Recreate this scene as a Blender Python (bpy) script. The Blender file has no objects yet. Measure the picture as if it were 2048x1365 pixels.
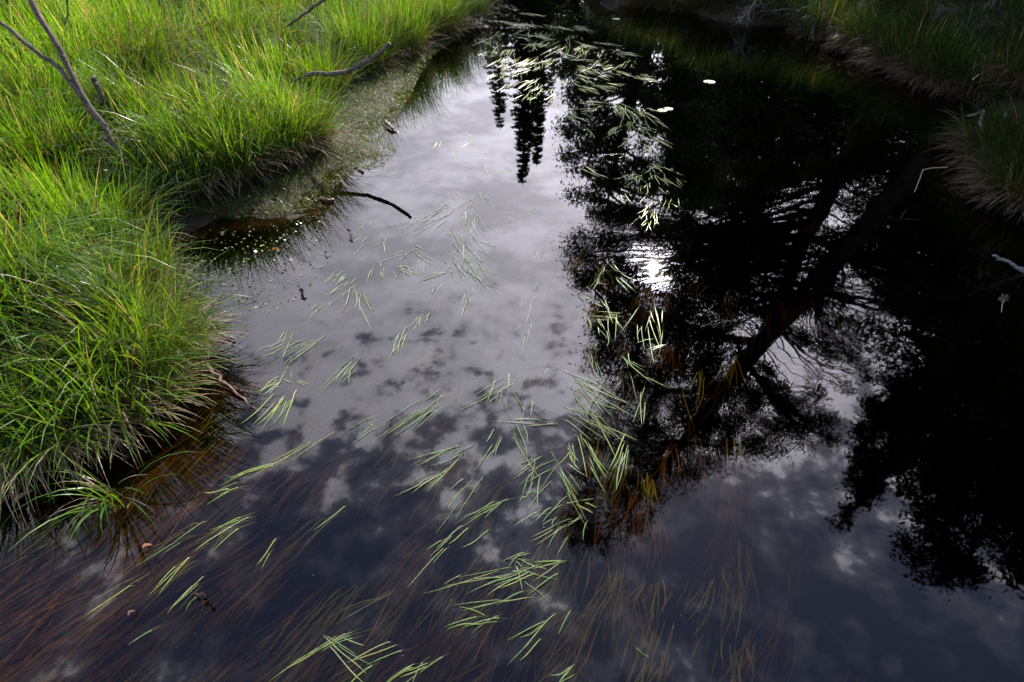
import bpy, math, random
import numpy as np
from mathutils import Vector

rng = np.random.default_rng(7)
random.seed(7)
S = bpy.context.scene
COL = S.collection
R = math.radians

# ------------------------------------------------------------------ camera, sky, sun, exposure
CAM_H, PITCH, FPX = 2.3, R(39.0), 1138.0
cam = bpy.data.cameras.new('camera'); cam.lens = 20.0; cam.sensor_width = 36.0
cam.clip_start = 0.05; cam.clip_end = 2000
camo = bpy.data.objects.new('camera', cam); COL.objects.link(camo)
camo.location = (0, 0, CAM_H); camo.rotation_euler = (R(90) - PITCH, 0, 0)
S.camera = camo

SUN_AZ, SUN_EL = R(16.1), R(30.8)
sun_dir = Vector((math.cos(SUN_EL)*math.sin(SUN_AZ), math.cos(SUN_EL)*math.cos(SUN_AZ), math.sin(SUN_EL)))
sl = bpy.data.lights.new('sun', 'SUN'); sl.energy = 4.4; sl.angle = R(0.55); sl.color = (1.0, 0.93, 0.82)
so = bpy.data.objects.new('sun', sl); COL.objects.link(so)
so.rotation_euler = sun_dir.to_track_quat('Z', 'Y').to_euler()

S.render.engine = 'CYCLES'
S.cycles.max_bounces = 6; S.cycles.diffuse_bounces = 2; S.cycles.glossy_bounces = 3
S.cycles.transmission_bounces = 4; S.cycles.transparent_max_bounces = 12
S.cycles.sample_clamp_indirect = 6.0
S.view_settings.view_transform = 'Standard'; S.view_settings.look = 'None'
S.view_settings.exposure = 1.25; S.view_settings.gamma = 1.0

W = bpy.data.worlds.new('World'); S.world = W; W.use_nodes = True
def build_world():
    nt = W.node_tree; N = nt.nodes; L = nt.links; N.clear()
    def math_(op, a, b=None, c=None, clamp=False):
        n = N.new('ShaderNodeMath'); n.operation = op; n.use_clamp = clamp
        for i, v in enumerate((a, b, c)):
            if v is None: continue
            if isinstance(v, (int, float)): n.inputs[i].default_value = v
            else: L.new(v, n.inputs[i])
        return n.outputs[0]
    def noise(vec, scale, detail, rough, dist=0.0):
        n = N.new('ShaderNodeTexNoise'); n.inputs['Scale'].default_value = scale
        n.inputs['Detail'].default_value = detail; n.inputs['Roughness'].default_value = rough
        n.inputs['Distortion'].default_value = dist
        L.new(vec, n.inputs['Vector']); return n.outputs[0]
    def sstep(v, a, b, lo=0.0, hi=1.0):
        n = N.new('ShaderNodeMapRange'); n.interpolation_type = 'SMOOTHSTEP'
        L.new(v, n.inputs[0]); n.inputs[1].default_value = a; n.inputs[2].default_value = b
        n.inputs[3].default_value = lo; n.inputs[4].default_value = hi
        return n.outputs[0]
    sky = N.new('ShaderNodeTexSky'); sky.sky_type = 'NISHITA'; sky.sun_disc = False
    sky.sun_elevation = SUN_EL; sky.sun_rotation = SUN_AZ; sky.air_density = 1.0; sky.dust_density = 1.0; sky.ozone_density = 2.5
    tc = N.new('ShaderNodeTexCoord'); sx = N.new('ShaderNodeSeparateXYZ'); L.new(tc.outputs['Generated'], sx.inputs[0])
    z = math_('MAXIMUM', sx.outputs[2], 0.06)
    px = math_('DIVIDE', sx.outputs[0], z); py = math_('DIVIDE', sx.outputs[1], z)
    cb = N.new('ShaderNodeCombineXYZ'); L.new(px, cb.inputs[0]); L.new(py, cb.inputs[1]); p = cb.outputs[0]
    big = noise(p, 2.6, 3, 0.55, 0.3); puff = noise(p, 11.5, 6, 0.60, 0.12); fine = noise(p, 20.0, 3, 0.55)
    bank = sstep(py, 0.45, 1.08)                       # the cloud bank ahead, ragged blue overhead
    f = math_('MULTIPLY_ADD', bank, 0.20, math_('MULTIPLY_ADD', big, 0.42, math_('MULTIPLY', puff, 0.83)))
    f = math_('MULTIPLY_ADD', sstep(py, 1.05, 1.8), 0.20, f)
    mask = math_('MAXIMUM', sstep(f, 0.70, 0.84), sstep(f, 0.56, 0.84, 0.0, 0.25))
    dot = N.new('ShaderNodeVectorMath'); dot.operation = 'DOT_PRODUCT'
    L.new(tc.outputs['Generated'], dot.inputs[0]); dot.inputs[1].default_value = sun_dir
    c = math_('MAXIMUM', dot.outputs['Value'], 0.0)
    glow = math_('ADD', math_('MULTIPLY', math_('POWER', c, 6.0), 21.0), math_('MULTIPLY', math_('POWER', c, 1400.0), 200.0))
    shade = sstep(math_('MULTIPLY_ADD', big, 0.6, math_('MULTIPLY_ADD', puff, 0.25, math_('MULTIPLY', fine, 0.15))), 0.40, 0.60, 0.72, 1.12)
    bright = math_('MULTIPLY', math_('MULTIPLY', math_('ADD', glow, 8.5), shade), sstep(sx.outputs[2], 0.15, 0.7, 0.52, 1.32))   # cloud thickens towards the horizon
    cc = N.new('ShaderNodeMix'); cc.data_type = 'RGBA'; cc.blend_type = 'MULTIPLY'; cc.inputs[0].default_value = 1.0
    cc.inputs[6].default_value = (0.91, 0.88, 1.0, 1); L.new(bright, cc.inputs[7])
    tint = N.new('ShaderNodeMix'); tint.data_type = 'RGBA'; tint.blend_type = 'MULTIPLY'; tint.inputs[0].default_value = 1.0
    L.new(sky.outputs[0], tint.inputs[6]); tint.inputs[7].default_value = (1.08, 0.92, 1.0, 1)
    mx = N.new('ShaderNodeMix'); mx.data_type = 'RGBA'; L.new(math_('MULTIPLY', mask, 0.93), mx.inputs[0])
    L.new(tint.outputs[2], mx.inputs[6]); L.new(cc.outputs[2], mx.inputs[7])
    bg = N.new('ShaderNodeBackground'); bg.inputs[1].default_value = 0.15; L.new(mx.outputs[2], bg.inputs[0])
    out = N.new('ShaderNodeOutputWorld'); L.new(bg.outputs[0], out.inputs[0])
build_world()

# ------------------------------------------------------------------ where things stand
cp, sp = math.cos(PITCH), math.sin(PITCH)
def ray(px, py):
    u, v = (px - 1024)/FPX, (py - 682.5)/FPX
    return np.array([u, cp - v*sp, -sp - v*cp])
def gp(px, py, z=0.0):                       # a spot on the level z
    d = ray(px, py); t = (CAM_H - z)/(-d[2]); return np.array([d[0]*t, d[1]*t, z])
def cpt(px, py, Z):                          # a spot Z metres deep
    d = ray(px, py); return np.array([d[0]*Z, d[1]*Z, CAM_H + d[2]*Z])
def mir(px, py, D):                          # a spot seen mirrored in the water, D metres off
    d = ray(px, py); t = D/math.hypot(d[0], d[1]); return np.array([d[0]*t, d[1]*t, -CAM_H - d[2]*t])

def tag(o, label=None, cat=None, group=None, kind=None):
    if label: o['label'] = label
    if cat: o['category'] = cat
    if group: o['group'] = group
    if kind: o['kind'] = kind
    return o
def empty(name, loc, **k):
    o = bpy.data.objects.new(name, None); o.empty_display_size = 0.1; COL.objects.link(o); o.location = loc
    return tag(o, **k)
def link(name, me, mat, parent=None, **k):
    o = bpy.data.objects.new(name, me); COL.objects.link(o)
    if mat is not None and not me.materials: me.materials.append(mat)
    if parent is not None:
        o.parent = parent
    return tag(o, **k)

def mesh_np(name, V, faces_loops, loop_starts, loop_totals, colors=None, smooth=True):
    me = bpy.data.meshes.new(name)
    me.vertices.add(len(V)); me.vertices.foreach_set('co', np.ascontiguousarray(V, np.float32).ravel())
    me.loops.add(len(faces_loops)); me.loops.foreach_set('vertex_index', faces_loops.astype(np.int32))
    me.polygons.add(len(loop_starts)); me.polygons.foreach_set('loop_start', loop_starts.astype(np.int32))
    me.polygons.foreach_set('loop_total', loop_totals.astype(np.int32))
    if smooth: me.polygons.foreach_set('use_smooth', np.ones(len(loop_starts), bool))
    me.update(calc_edges=True)
    if colors is not None:
        a = me.attributes.new('Col', 'FLOAT_COLOR', 'POINT')
        c = np.ones((len(V), 4), np.float32); c[:, :3] = colors; a.data.foreach_set('color', c.ravel())
    return me
def mesh_quads(name, V, Q, colors=None, smooth=True):
    Q = np.asarray(Q)
    return mesh_np(name, V, Q.ravel(), np.arange(len(Q))*4, np.full(len(Q), 4), colors, smooth)

# ------------------------------------------------------------------ materials
def newmat(name):
    m = bpy.data.materials.new(name); m.use_nodes = True; m.node_tree.nodes.clear()
    return m, m.node_tree.nodes, m.node_tree.links
def leaf_mat(name, transl=0.45, gloss=0.5, rough=0.35, vary=0.35):
    m, N, L = newmat(name)
    at = N.new('ShaderNodeAttribute'); at.attribute_name = 'Col'
    tc = N.new('ShaderNodeTexCoord'); no = N.new('ShaderNodeTexNoise'); no.inputs['Scale'].default_value = 22; no.inputs['Detail'].default_value = 3
    L.new(tc.outputs['Object'], no.inputs['Vector'])
    mr = N.new('ShaderNodeMapRange'); L.new(no.outputs[0], mr.inputs[0]); mr.inputs[1].default_value = 0.3; mr.inputs[2].default_value = 0.7
    mr.inputs[3].default_value = 1 - vary; mr.inputs[4].default_value = 1 + vary
    mu = N.new('ShaderNodeMix'); mu.data_type = 'RGBA'; mu.blend_type = 'MULTIPLY'; mu.inputs[0].default_value = 1
    L.new(at.outputs['Color'], mu.inputs[6]); L.new(mr.outputs[0], mu.inputs[7])
    b = N.new('ShaderNodeBsdfPrincipled'); L.new(mu.outputs[2], b.inputs['Base Color'])
    b.inputs['Roughness'].default_value = rough; b.inputs['Specular IOR Level'].default_value = gloss
    t = N.new('ShaderNodeBsdfTranslucent')
    mt = N.new('ShaderNodeMix'); mt.data_type = 'RGBA'; mt.blend_type = 'MULTIPLY'; mt.inputs[0].default_value = 1
    L.new(mu.outputs[2], mt.inputs[6]); mt.inputs[7].default_value = (1.35, 1.22, 0.5, 1); L.new(mt.outputs[2], t.inputs[0])
    mx = N.new('ShaderNodeMixShader'); mx.inputs[0].default_value = transl
    L.new(b.outputs[0], mx.inputs[1]); L.new(t.outputs[0], mx.inputs[2])
    o = N.new('ShaderNodeOutputMaterial'); L.new(mx.outputs[0], o.inputs[0])
    return m
def ramp_mat(name, stops, scale=8, detail=6, rough=0.85, bump=0.4, bump_scale=40, spec=0.3, stretch=(1, 1, 1), coords='Object', rough_var=0.0):
    m, N, L = newmat(name)
    tc = N.new('ShaderNodeTexCoord'); mp = N.new('ShaderNodeMapping'); mp.inputs['Scale'].default_value = stretch
    L.new(tc.outputs[coords], mp.inputs[0])
    no = N.new('ShaderNodeTexNoise'); no.inputs['Scale'].default_value = scale; no.inputs['Detail'].default_value = detail; no.inputs['Roughness'].default_value = 0.65
    L.new(mp.outputs[0], no.inputs['Vector'])
    cr = N.new('ShaderNodeValToRGB'); e = cr.color_ramp.elements
    while len(e) < len(stops): e.new(0.5)
    for k, (pos, c) in enumerate(stops): e[k].position = pos; e[k].color = (*c, 1)
    L.new(no.outputs[0], cr.inputs[0])
    n2 = N.new('ShaderNodeTexNoise'); n2.inputs['Scale'].default_value = bump_scale; n2.inputs['Detail'].default_value = 5
    L.new(mp.outputs[0], n2.inputs['Vector'])
    bp = N.new('ShaderNodeBump'); bp.inputs['Strength'].default_value = bump; bp.inputs['Distance'].default_value = 0.02; L.new(n2.outputs[0], bp.inputs['Height'])
    b = N.new('ShaderNodeBsdfPrincipled'); L.new(cr.outputs[0], b.inputs['Base Color']); b.inputs['Roughness'].default_value = rough
    b.inputs['Specular IOR Level'].default_value = spec; L.new(bp.outputs[0], b.inputs['Normal'])
    if rough_var:
        mr = N.new('ShaderNodeMapRange'); L.new(n2.outputs[0], mr.inputs[0]); mr.inputs[1].default_value = .35; mr.inputs[2].default_value = .65
        mr.inputs[3].default_value = rough - rough_var; mr.inputs[4].default_value = rough; L.new(mr.outputs[0], b.inputs['Roughness'])
    o = N.new('ShaderNodeOutputMaterial'); L.new(b.outputs[0], o.inputs[0])
    return m
M_grass = leaf_mat('sedge_leaf', 0.5, 0.45, 0.35)
M_straw = leaf_mat('dead_straw', 0.25, 0.3, 0.6)
M_float = leaf_mat('floating_leaf', 0.2, 0.6, 0.22, 0.2)
M_weed = leaf_mat('submerged_leaf', 0.3, 0.1, 0.7)
M_needle = leaf_mat('tree_leaf', 0.25, 0.2, 0.6)
M_pad = leaf_mat('lily_pad', 0.1, 0.25, 0.6, 0.25)
M_scum = leaf_mat('duckweed', 0.15, 0.2, 0.5, 0.3)
M_bark = ramp_mat('bark', [(0.3, (0.035, 0.025, 0.018)), (0.7, (0.12, 0.085, 0.06))], 6, 6, 0.9, 0.8, 25, 0.2, (1, 1, 0.25))
M_deadwood = ramp_mat('weathered_wood', [(0.3, (0.035, 0.026, 0.02)), (0.5, (0.10, 0.075, 0.055)), (0.75, (0.22, 0.18, 0.14))], 30, 6, 0.85, 0.7, 90)
M_greywood = ramp_mat('grey_wood', [(0.3, (0.09, 0.085, 0.08)), (0.7, (0.28, 0.26, 0.24))], 35, 6, 0.85, 0.6, 90)
M_wetwood = ramp_mat('wet_wood', [(0.3, (0.03, 0.014, 0.007)), (0.7, (0.13, 0.055, 0.025))], 40, 5, 0.4, 0.7, 90, 0.5)
M_ground = ramp_mat('peat_soil', [(0.3, (0.012, 0.009, 0.006)), (0.5, (0.03, 0.022, 0.013)), (0.72, (0.055, 0.042, 0.022))], 5, 9, 0.8, 0.9, 30, 0.12, coords='Object', rough_var=0.25)

def water_mat():
    m, N, L = newmat('stream_water')
    def math_(op, a, b=None):
        n = N.new('ShaderNodeMath'); n.operation = op
        for i, v in enumerate((a, b)):
            if v is None: continue
            if isinstance(v, (int, float)): n.inputs[i].default_value = v
            else: L.new(v, n.inputs[i])
        return n.outputs[0]
    ge = N.new('ShaderNodeNewGeometry')
    tc = N.new('ShaderNodeTexCoord')
    mp = N.new('ShaderNodeMapping'); mp.inputs['Scale'].default_value = (1, 1, 1); L.new(tc.outputs['Object'], mp.inputs[0])
    n1 = N.new('ShaderNodeTexNoise'); n1.inputs['Scale'].default_value = 2.6; n1.inputs['Detail'].default_value = 2; n1.inputs['Distortion'].default_value = 0.6
    L.new(mp.outputs[0], n1.inputs['Vector'])
    bp = N.new('ShaderNodeBump'); bp.inputs['Strength'].default_value = 0.006; bp.inputs['Distance'].default_value = 0.003; L.new(n1.outputs[0], bp.inputs['Height'])
    dt = N.new('ShaderNodeVectorMath'); dt.operation = 'DOT_PRODUCT'; L.new(ge.outputs['Incoming'], dt.inputs[0]); L.new(ge.outputs['Normal'], dt.inputs[1])
    c = math_('ABSOLUTE', dt.outputs['Value'])
    R0 = 0.034
    fr = math_('ADD', math_('MULTIPLY', math_('POWER', math_('SUBTRACT', 1.0, c), 5.0), 1 - R0), R0)
    gl = N.new('ShaderNodeBsdfGlossy'); gl.inputs['Roughness'].default_value = 0.017; L.new(bp.outputs[0], gl.inputs['Normal'])
    tr = N.new('ShaderNodeBsdfTransparent'); tr.inputs[0].default_value = (0.52, 0.42, 0.27, 1)   # peat-stained water
    mx = N.new('ShaderNodeMixShader'); L.new(fr, mx.inputs[0]); L.new(tr.outputs[0], mx.inputs[1]); L.new(gl.outputs[0], mx.inputs[2])
    va = N.new('ShaderNodeVolumeAbsorption'); va.inputs['Color'].default_value = (0.50, 0.35, 0.15, 1); va.inputs['Density'].default_value = 5.0
    o = N.new('ShaderNodeOutputMaterial'); L.new(mx.outputs[0], o.inputs[0]); L.new(va.outputs[0], o.inputs['Volume'])
    return m
M_water = water_mat()

# ------------------------------------------------------------------ terrain
def P2(lst): return np.array([gp(x, y)[:2] for x, y in lst])
# waterline of the left bank, from the camera up-stream
LW = np.vstack([[[-2.6, -30], [-2.4, -3], [-2.3, 0.2]], P2([(-60, 1000), (60, 950), (200, 900), (290, 835), (345, 770), (378, 710), (362, 640), (322, 575), (305, 510),
      (420, 465), (540, 455), (640, 425), (660, 380), (700, 350), (755, 330), (788, 300), (758, 265), (792, 230), (815, 190), (830, 150), (855, 108), (900, 80), (945, 56), (954, 30)]),
      [[-0.9, 15.5], [-2.5, 17.5], [-7, 20], [-20, 24], [-60, 34]]])
# where the left grass begins
LG = np.vstack([[[-2.75, -30], [-2.55, -3], [-2.45, 0.2]], P2([(-80, 920), (20, 875), (150, 840), (245, 795), (305, 755), (335, 705), (325, 645), (290, 585), (262, 510), (258, 430),
      (340, 415), (420, 410), (500, 385), (580, 350), (625, 320), (635, 260), (620, 215), (660, 185), (710, 160), (790, 135), (835, 105), (870, 85), (925, 62), (950, 40), (950, 25)]),
      [[-1.1, 15.6], [-2.6, 17.7], [-7, 20.2], [-20, 24.2], [-60, 34.2]]])
RW = np.vstack([[[60, 48], [8, 33], [3, 24.0], [1.5, 19.5], [2.2, 16.5]], P2([(1370, 20), (1430, 42), (1500, 52), (1600, 52), (1690, 64), (1760, 98), (1825, 128), (1885, 150), (1960, 180), (2015, 240),
      (2025, 300), (2008, 345), (2040, 380), (2100, 410)]), [[4.5, 4.3], [4.0, 3.2], [3.7, 2], [3.6, 0], [3.6, -3], [4.0, -30]]])
def seg_dist(P, line):
    best = np.full(len(P), 1e9)
    for a, b in zip(line[:-1], line[1:]):
        ab = b - a; t = np.clip(((P - a) @ ab)/(ab @ ab), 0, 1)
        d = np.hypot(*(P - a - t[:, None]*ab).T); best = np.minimum(best, d)
    return best
def inside(P, poly):
    x, y = P.T; c = np.zeros(len(P), bool)
    for (x1, y1), (x2, y2) in zip(poly, np.roll(poly, -1, 0)):
        k = (y1 > y) != (y2 > y)
        with np.errstate(divide='ignore', invalid='ignore'):
            c ^= k & (x < (x2 - x1)*(y - y1)/(y2 - y1 + 1e-12) + x1)
    return c
far = 900.0
LWp = np.vstack([LW, [[-far, 60], [-far, -30]]]); LGp = np.vstack([LG, [[-far, 60], [-far, -30]]])
RWp = np.vstack([RW, [[far, -30], [far, 60]]])
_h = rng.random((64, 64))
def vnoise(P, s):
    q = P/s; i = np.floor(q).astype(int); f = q - i; f = f*f*(3 - 2*f)
    a = _h[i[:, 0] % 64, i[:, 1] % 64]; b = _h[(i[:, 0]+1) % 64, i[:, 1] % 64]; c = _h[i[:, 0] % 64, (i[:, 1]+1) % 64]; d = _h[(i[:, 0]+1) % 64, (i[:, 1]+1) % 64]
    return (a*(1-f[:, 0]) + b*f[:, 0])*(1-f[:, 1]) + (c*(1-f[:, 0]) + d*f[:, 0])*f[:, 1]
def sm(x, a, b): t = np.clip((x - a)/(b - a), 0, 1); return t*t*(3 - 2*t)
INLET = gp(520, 500)[:2]
def ground(P):
    P = np.asarray(P, float).reshape(-1, 2)
    inL, inG, inR = inside(P, LWp), inside(P, LGp), inside(P, RWp)
    dL, dG, dR = seg_dist(P, LW), seg_dist(P, LG), seg_dist(P, RW)
    beyond = (P[:, 1] < -30) | (P[:, 1] > 48)
    n = vnoise(P, 0.35)*0.6 + vnoise(P, 0.12)*0.4
    dmin = np.minimum(dL, dR)
    depth = 0.75*(1 - np.exp(-dmin/0.11)) + 0.02
    ish = np.exp(-(np.hypot(P[:, 0]-INLET[0], P[:, 1]-INLET[1])/0.9)**2)
    depth = depth*(1 - 0.72*ish)
    h = -depth + (n - .5)*0.05
    mud = -0.012 + 0.05*sm(dL, 0, 0.5) + (n - .5)*0.06
    h = np.where(inL, mud, h)
    gr = 0.05 + 0.22*sm(dG, 0, 0.7) + 0.25*sm(dG, 0.6, 5) + (n - .5)*0.1
    h = np.where(inG, gr, h)
    rb = 0.02 + 0.30*sm(dR, 0, 0.5) + 0.6*sm(dR, 0.6, 6) + (n - .5)*0.1
    h = np.where(inR, rb, h)
    return np.where(beyond, 0.3, h)
def axis(lo, hi, step, out, g=1.25):
    a = list(np.arange(lo, hi + 1e-6, step)); s = step
    while a[-1] < out: s *= g; a.append(a[-1] + s)
    s = step
    while a[0] > -out: s *= g; a.insert(0, a[0] - s)
    return np.array(a)
xs, ys = axis(-6.5, 8, 0.07, 800), axis(0, 16, 0.07, 800)
GX, GY = np.meshgrid(xs, ys); PP = np.c_[GX.ravel(), GY.ravel()]
GZ = ground(PP)
nx, ny = len(xs), len(ys)
ii = (np.arange(ny-1)[:, None]*nx + np.arange(nx-1)[None]).ravel()
go = link('ground', mesh_quads('ground', np.c_[PP, GZ], np.c_[ii, ii+1, ii+1+nx, ii+nx]), M_ground, kind='structure')

# closed body of water, its flanks buried in the banks
wv = [(x, y, z) for z in (-1.2, 0.0) for x, y in ((-30, -28), (40, -28), (40, 45), (-30, 45))]
wf = [(0, 3, 2, 1), (4, 5, 6, 7), (0, 1, 5, 4), (1, 2, 6, 5), (2, 3, 7, 6), (3, 0, 4, 7)]
me = bpy.data.meshes.new('water'); me.from_pydata(wv, [], wf); me.update()
link('water', me, M_water, kind='structure')

# ------------------------------------------------------------------ blades
def blades(name, root, length, az, th0, th1, width, col_base, col_tip, nseg=5, mat=None, parent=None, twist=0.6, bend_pow=1.3, tipmin=0.08, wave=0.0, **k):
    n = len(root); t = np.linspace(0, 1, nseg+1)
    th = th0[:, None] + (th1 - th0)[:, None]*t[None]**bend_pow
    thm = 0.5*(th[:, 1:] + th[:, :-1]); ds = (length/nseg)[:, None]
    rr = np.c_[np.zeros(n), np.cumsum(np.sin(thm)*ds, 1)]; zz = np.c_[np.zeros(n), np.cumsum(np.cos(thm)*ds, 1)]
    ca, sa = np.cos(az)[:, None], np.sin(az)[:, None]
    side = rng.normal(0, 0.05, (n, 1))*length[:, None]*t[None]**2
    if wave:
        ph = rng.uniform(0, 6.28, (n, 1)); side = side + wave*length[:, None]*(np.sin(5.5*t[None]*rng.uniform(.6, 1.2, (n, 1)) + ph) - np.sin(ph)) + rng.normal(0, wave*2.5, (n, 1))*length[:, None]*t[None]**2
    C = np.stack([root[:, 0:1] + rr*ca - side*sa, root[:, 1:2] + rr*sa + side*ca, root[:, 2:3] + zz], 2)
    tw = rng.uniform(-twist, twist, n)[:, None]
    wd = np.stack([-sa*np.cos(tw) + 0*t, ca*np.cos(tw) + 0*t, np.sin(tw) + 0*t], 2)
    prof = np.maximum(tipmin, np.minimum(1, (1 - t)*2.2)**0.8)*(0.65 + 0.35*np.minimum(1, t*5))
    hw = (width[:, None]*0.5*prof[None])[:, :, None]*wd
    V = np.stack([C - hw, C + hw], 2).reshape(-1, 3)
    m = nseg + 1
    base = (np.arange(n)*m*2)[:, None] + (np.arange(nseg)*2)[None]
    base = base.ravel(); Q = np.c_[base, base+1, base+3, base+2]
    tt = t[None, :, None]
    c = col_base[:, None, :]*(1 - tt)**1.5 + col_tip[:, None, :]*(1 - (1 - tt)**1.5)
    c = np.repeat(c, 2, 1).reshape(-1, 3)
    return link(name, mesh_quads(name, V, Q, c), mat, parent, **k)
GREEN, YEL, PALE_SHEEN = np.array([.045, .165, .008]), np.array([.165, .285, .011]), np.array([.14, .2, .075])
STRAW, BROWN, SHADE_GREEN = np.array([.36, .27, .15]), np.array([.13, .075, .035]), np.array([.02, .055, .012])
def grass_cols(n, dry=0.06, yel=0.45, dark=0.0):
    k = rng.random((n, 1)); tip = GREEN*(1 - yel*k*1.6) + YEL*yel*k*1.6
    tip = tip*(1-dark) + SHADE_GREEN*dark  # right-bank shade put into the blade colour
    tip *= rng.uniform(.5, 1.35, (n, 1))
    pl = rng.random(n) < .13*(1-dark); tip[pl] = PALE_SHEEN*rng.uniform(.8, 1.3, (pl.sum(), 1))  # pale blades carry the sheen highlights in their colour
    d = rng.random(n) < dry; tip[d] = STRAW*rng.uniform(.5, 1, (d.sum(), 1))
    base = 0.3*tip + 0.6*BROWN*rng.uniform(.3, 1.1, (n, 1))
    return base, tip
def scatter(poly, n, lo, hi):
    out = []
    tot = 0
    while tot < n:
        p = rng.uniform(lo, hi, (n*2, 2)); p = p[inside(p, poly)]; out.append(p); tot += len(p)
        if not len(p): break
    return np.vstack(out)[:n]
def in_view(P, mx=260, top=420):
    q = np.c_[P, np.full(len(P), .3)]
    Z = q[:, 1]*cp - (q[:, 2]-CAM_H)*sp
    u = q[:, 0]/Z*FPX + 1024; v = (-q[:, 1]*sp - (q[:, 2]-CAM_H)*cp)/Z*FPX + 682
    return (Z > .6) & (u > -mx) & (u < 2048+mx) & (v > -top) & (v < 1365+260)
def meadow(name, poly, n, lo, hi, edge, label, hmin, hmax, dark=0.0, dry=0.07, yel=0.45, comb=0.0, wid=(.004, .0075), arch=0.0):
    P = scatter(poly, n, lo, hi)
    k = in_view(P); P = P[k]
    # gather into clumps
    cl = scatter(poly, max(60, n//260), lo, hi)
    cl = cl[in_view(cl)]
    if len(cl):
        idx = np.empty(len(P), int); dd = np.empty(len(P))
        for s in range(0, len(P), 4000):
            D = np.hypot(P[s:s+4000, 0:1]-cl[None, :, 0], P[s:s+4000, 1:2]-cl[None, :, 1]); idx[s:s+4000] = D.argmin(1); dd[s:s+4000] = D.min(1)
        pull = rng.uniform(.1, .85, len(P))[:, None]; Pc = P + (cl[idx]-P)*pull
        radial = np.arctan2(*(P - cl[idx]).T[::-1]); ch = rng.uniform(.72, 1.2, len(cl))[idx]; cy = rng.uniform(-.35, .3, len(cl))[idx]; caz = rng.normal(0, .55, len(cl))[idx]; cth = rng.normal(0, .35, len(cl))[idx]
        P = Pc
    ok = inside(P, poly); P, radial, ch, cy, caz, cth = P[ok], radial[ok], ch[ok], cy[ok], caz[ok], cth[ok]
    n = len(P)
    z = ground(P) - 0.01
    d = seg_dist(P, edge)
    L = rng.uniform(hmin, hmax, n)*ch*(0.6 + 0.4*sm(d, 0, .35))
    sw = (vnoise(P, 2.4) - .5)*3.0 + comb + caz
    az = np.arctan2(np.sin(radial)*.6 + np.sin(sw), np.cos(radial)*.6 + np.cos(sw)) + rng.normal(0, .38 + arch*.5, n)
    th0 = np.abs(rng.normal(.12 + arch*.6, .15 + arch*.4, n)); th1 = np.clip(rng.normal(1.35 + arch, .5, n) + (vnoise(P, 1.1) - .5)*1.3 + cth, .15, 2.6)
    up = rng.random(n) < .28; th1[up] *= .35
    b, t = grass_cols(n, dry, yel, dark); t *= (1 + cy)[:, None]
    w = rng.uniform(*wid, n)
    return blades(name, np.c_[P, z], L, az, th0, th1, w, b, t, 5, M_grass, label=label, cat='grass', kind='stuff')
meadow('meadow_grass', LGp, 27000, (-6.5, 0.6), (-1.2, 6.2), LG, 'dense sunlit green sedge meadow covering the left bank', .45, .95, comb=-.45, wid=(.006, .0125), arch=.3)
meadow('meadow_grass', LGp, 46000, (-14, 6.0), (-0.4, 15.5), LG, 'far part of the green sedge meadow at the top left', .55, 1.0, comb=-.4, wid=(.007, .0135), yel=.42, dry=.10, arch=.18)
meadow('bank_grass', RWp, 60000, (1.2, 3.4), (13, 18), RW, 'dark shaded grass covering the right bank', .45, .8, dark=1.0, dry=.06, yel=.04, comb=3.6, wid=(.007, .013))  # bank shade is in the blade colour

def thatch(poly, n, lo, hi, label):
    P = scatter(poly, n, lo, hi); P = P[in_view(P)]; P = P[seg_dist(P, LG) > .18]; n = len(P)
    c = STRAW*rng.uniform(.12, .75, (n, 1))*np.array([1, .88, .8])
    blades('dead_thatch', np.c_[P, ground(P) + rng.uniform(0, .12, n)], rng.uniform(.15, .5, n), rng.normal(-.4, 1.1, n), rng.uniform(.7, 1.5, n), rng.uniform(1.4, 2.2, n), rng.uniform(.004, .009, n), c, c*1.2, 4, M_straw, label=label, cat='dead grass', kind='stuff')
thatch(LGp, 11000, (-6.5, .6), (-1.2, 6.2), 'flattened dead straw under the left bank grass')
thatch(LGp, 7000, (-6, 6.0), (-.4, 14), 'flattened dead straw under the far left bank grass')
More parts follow.
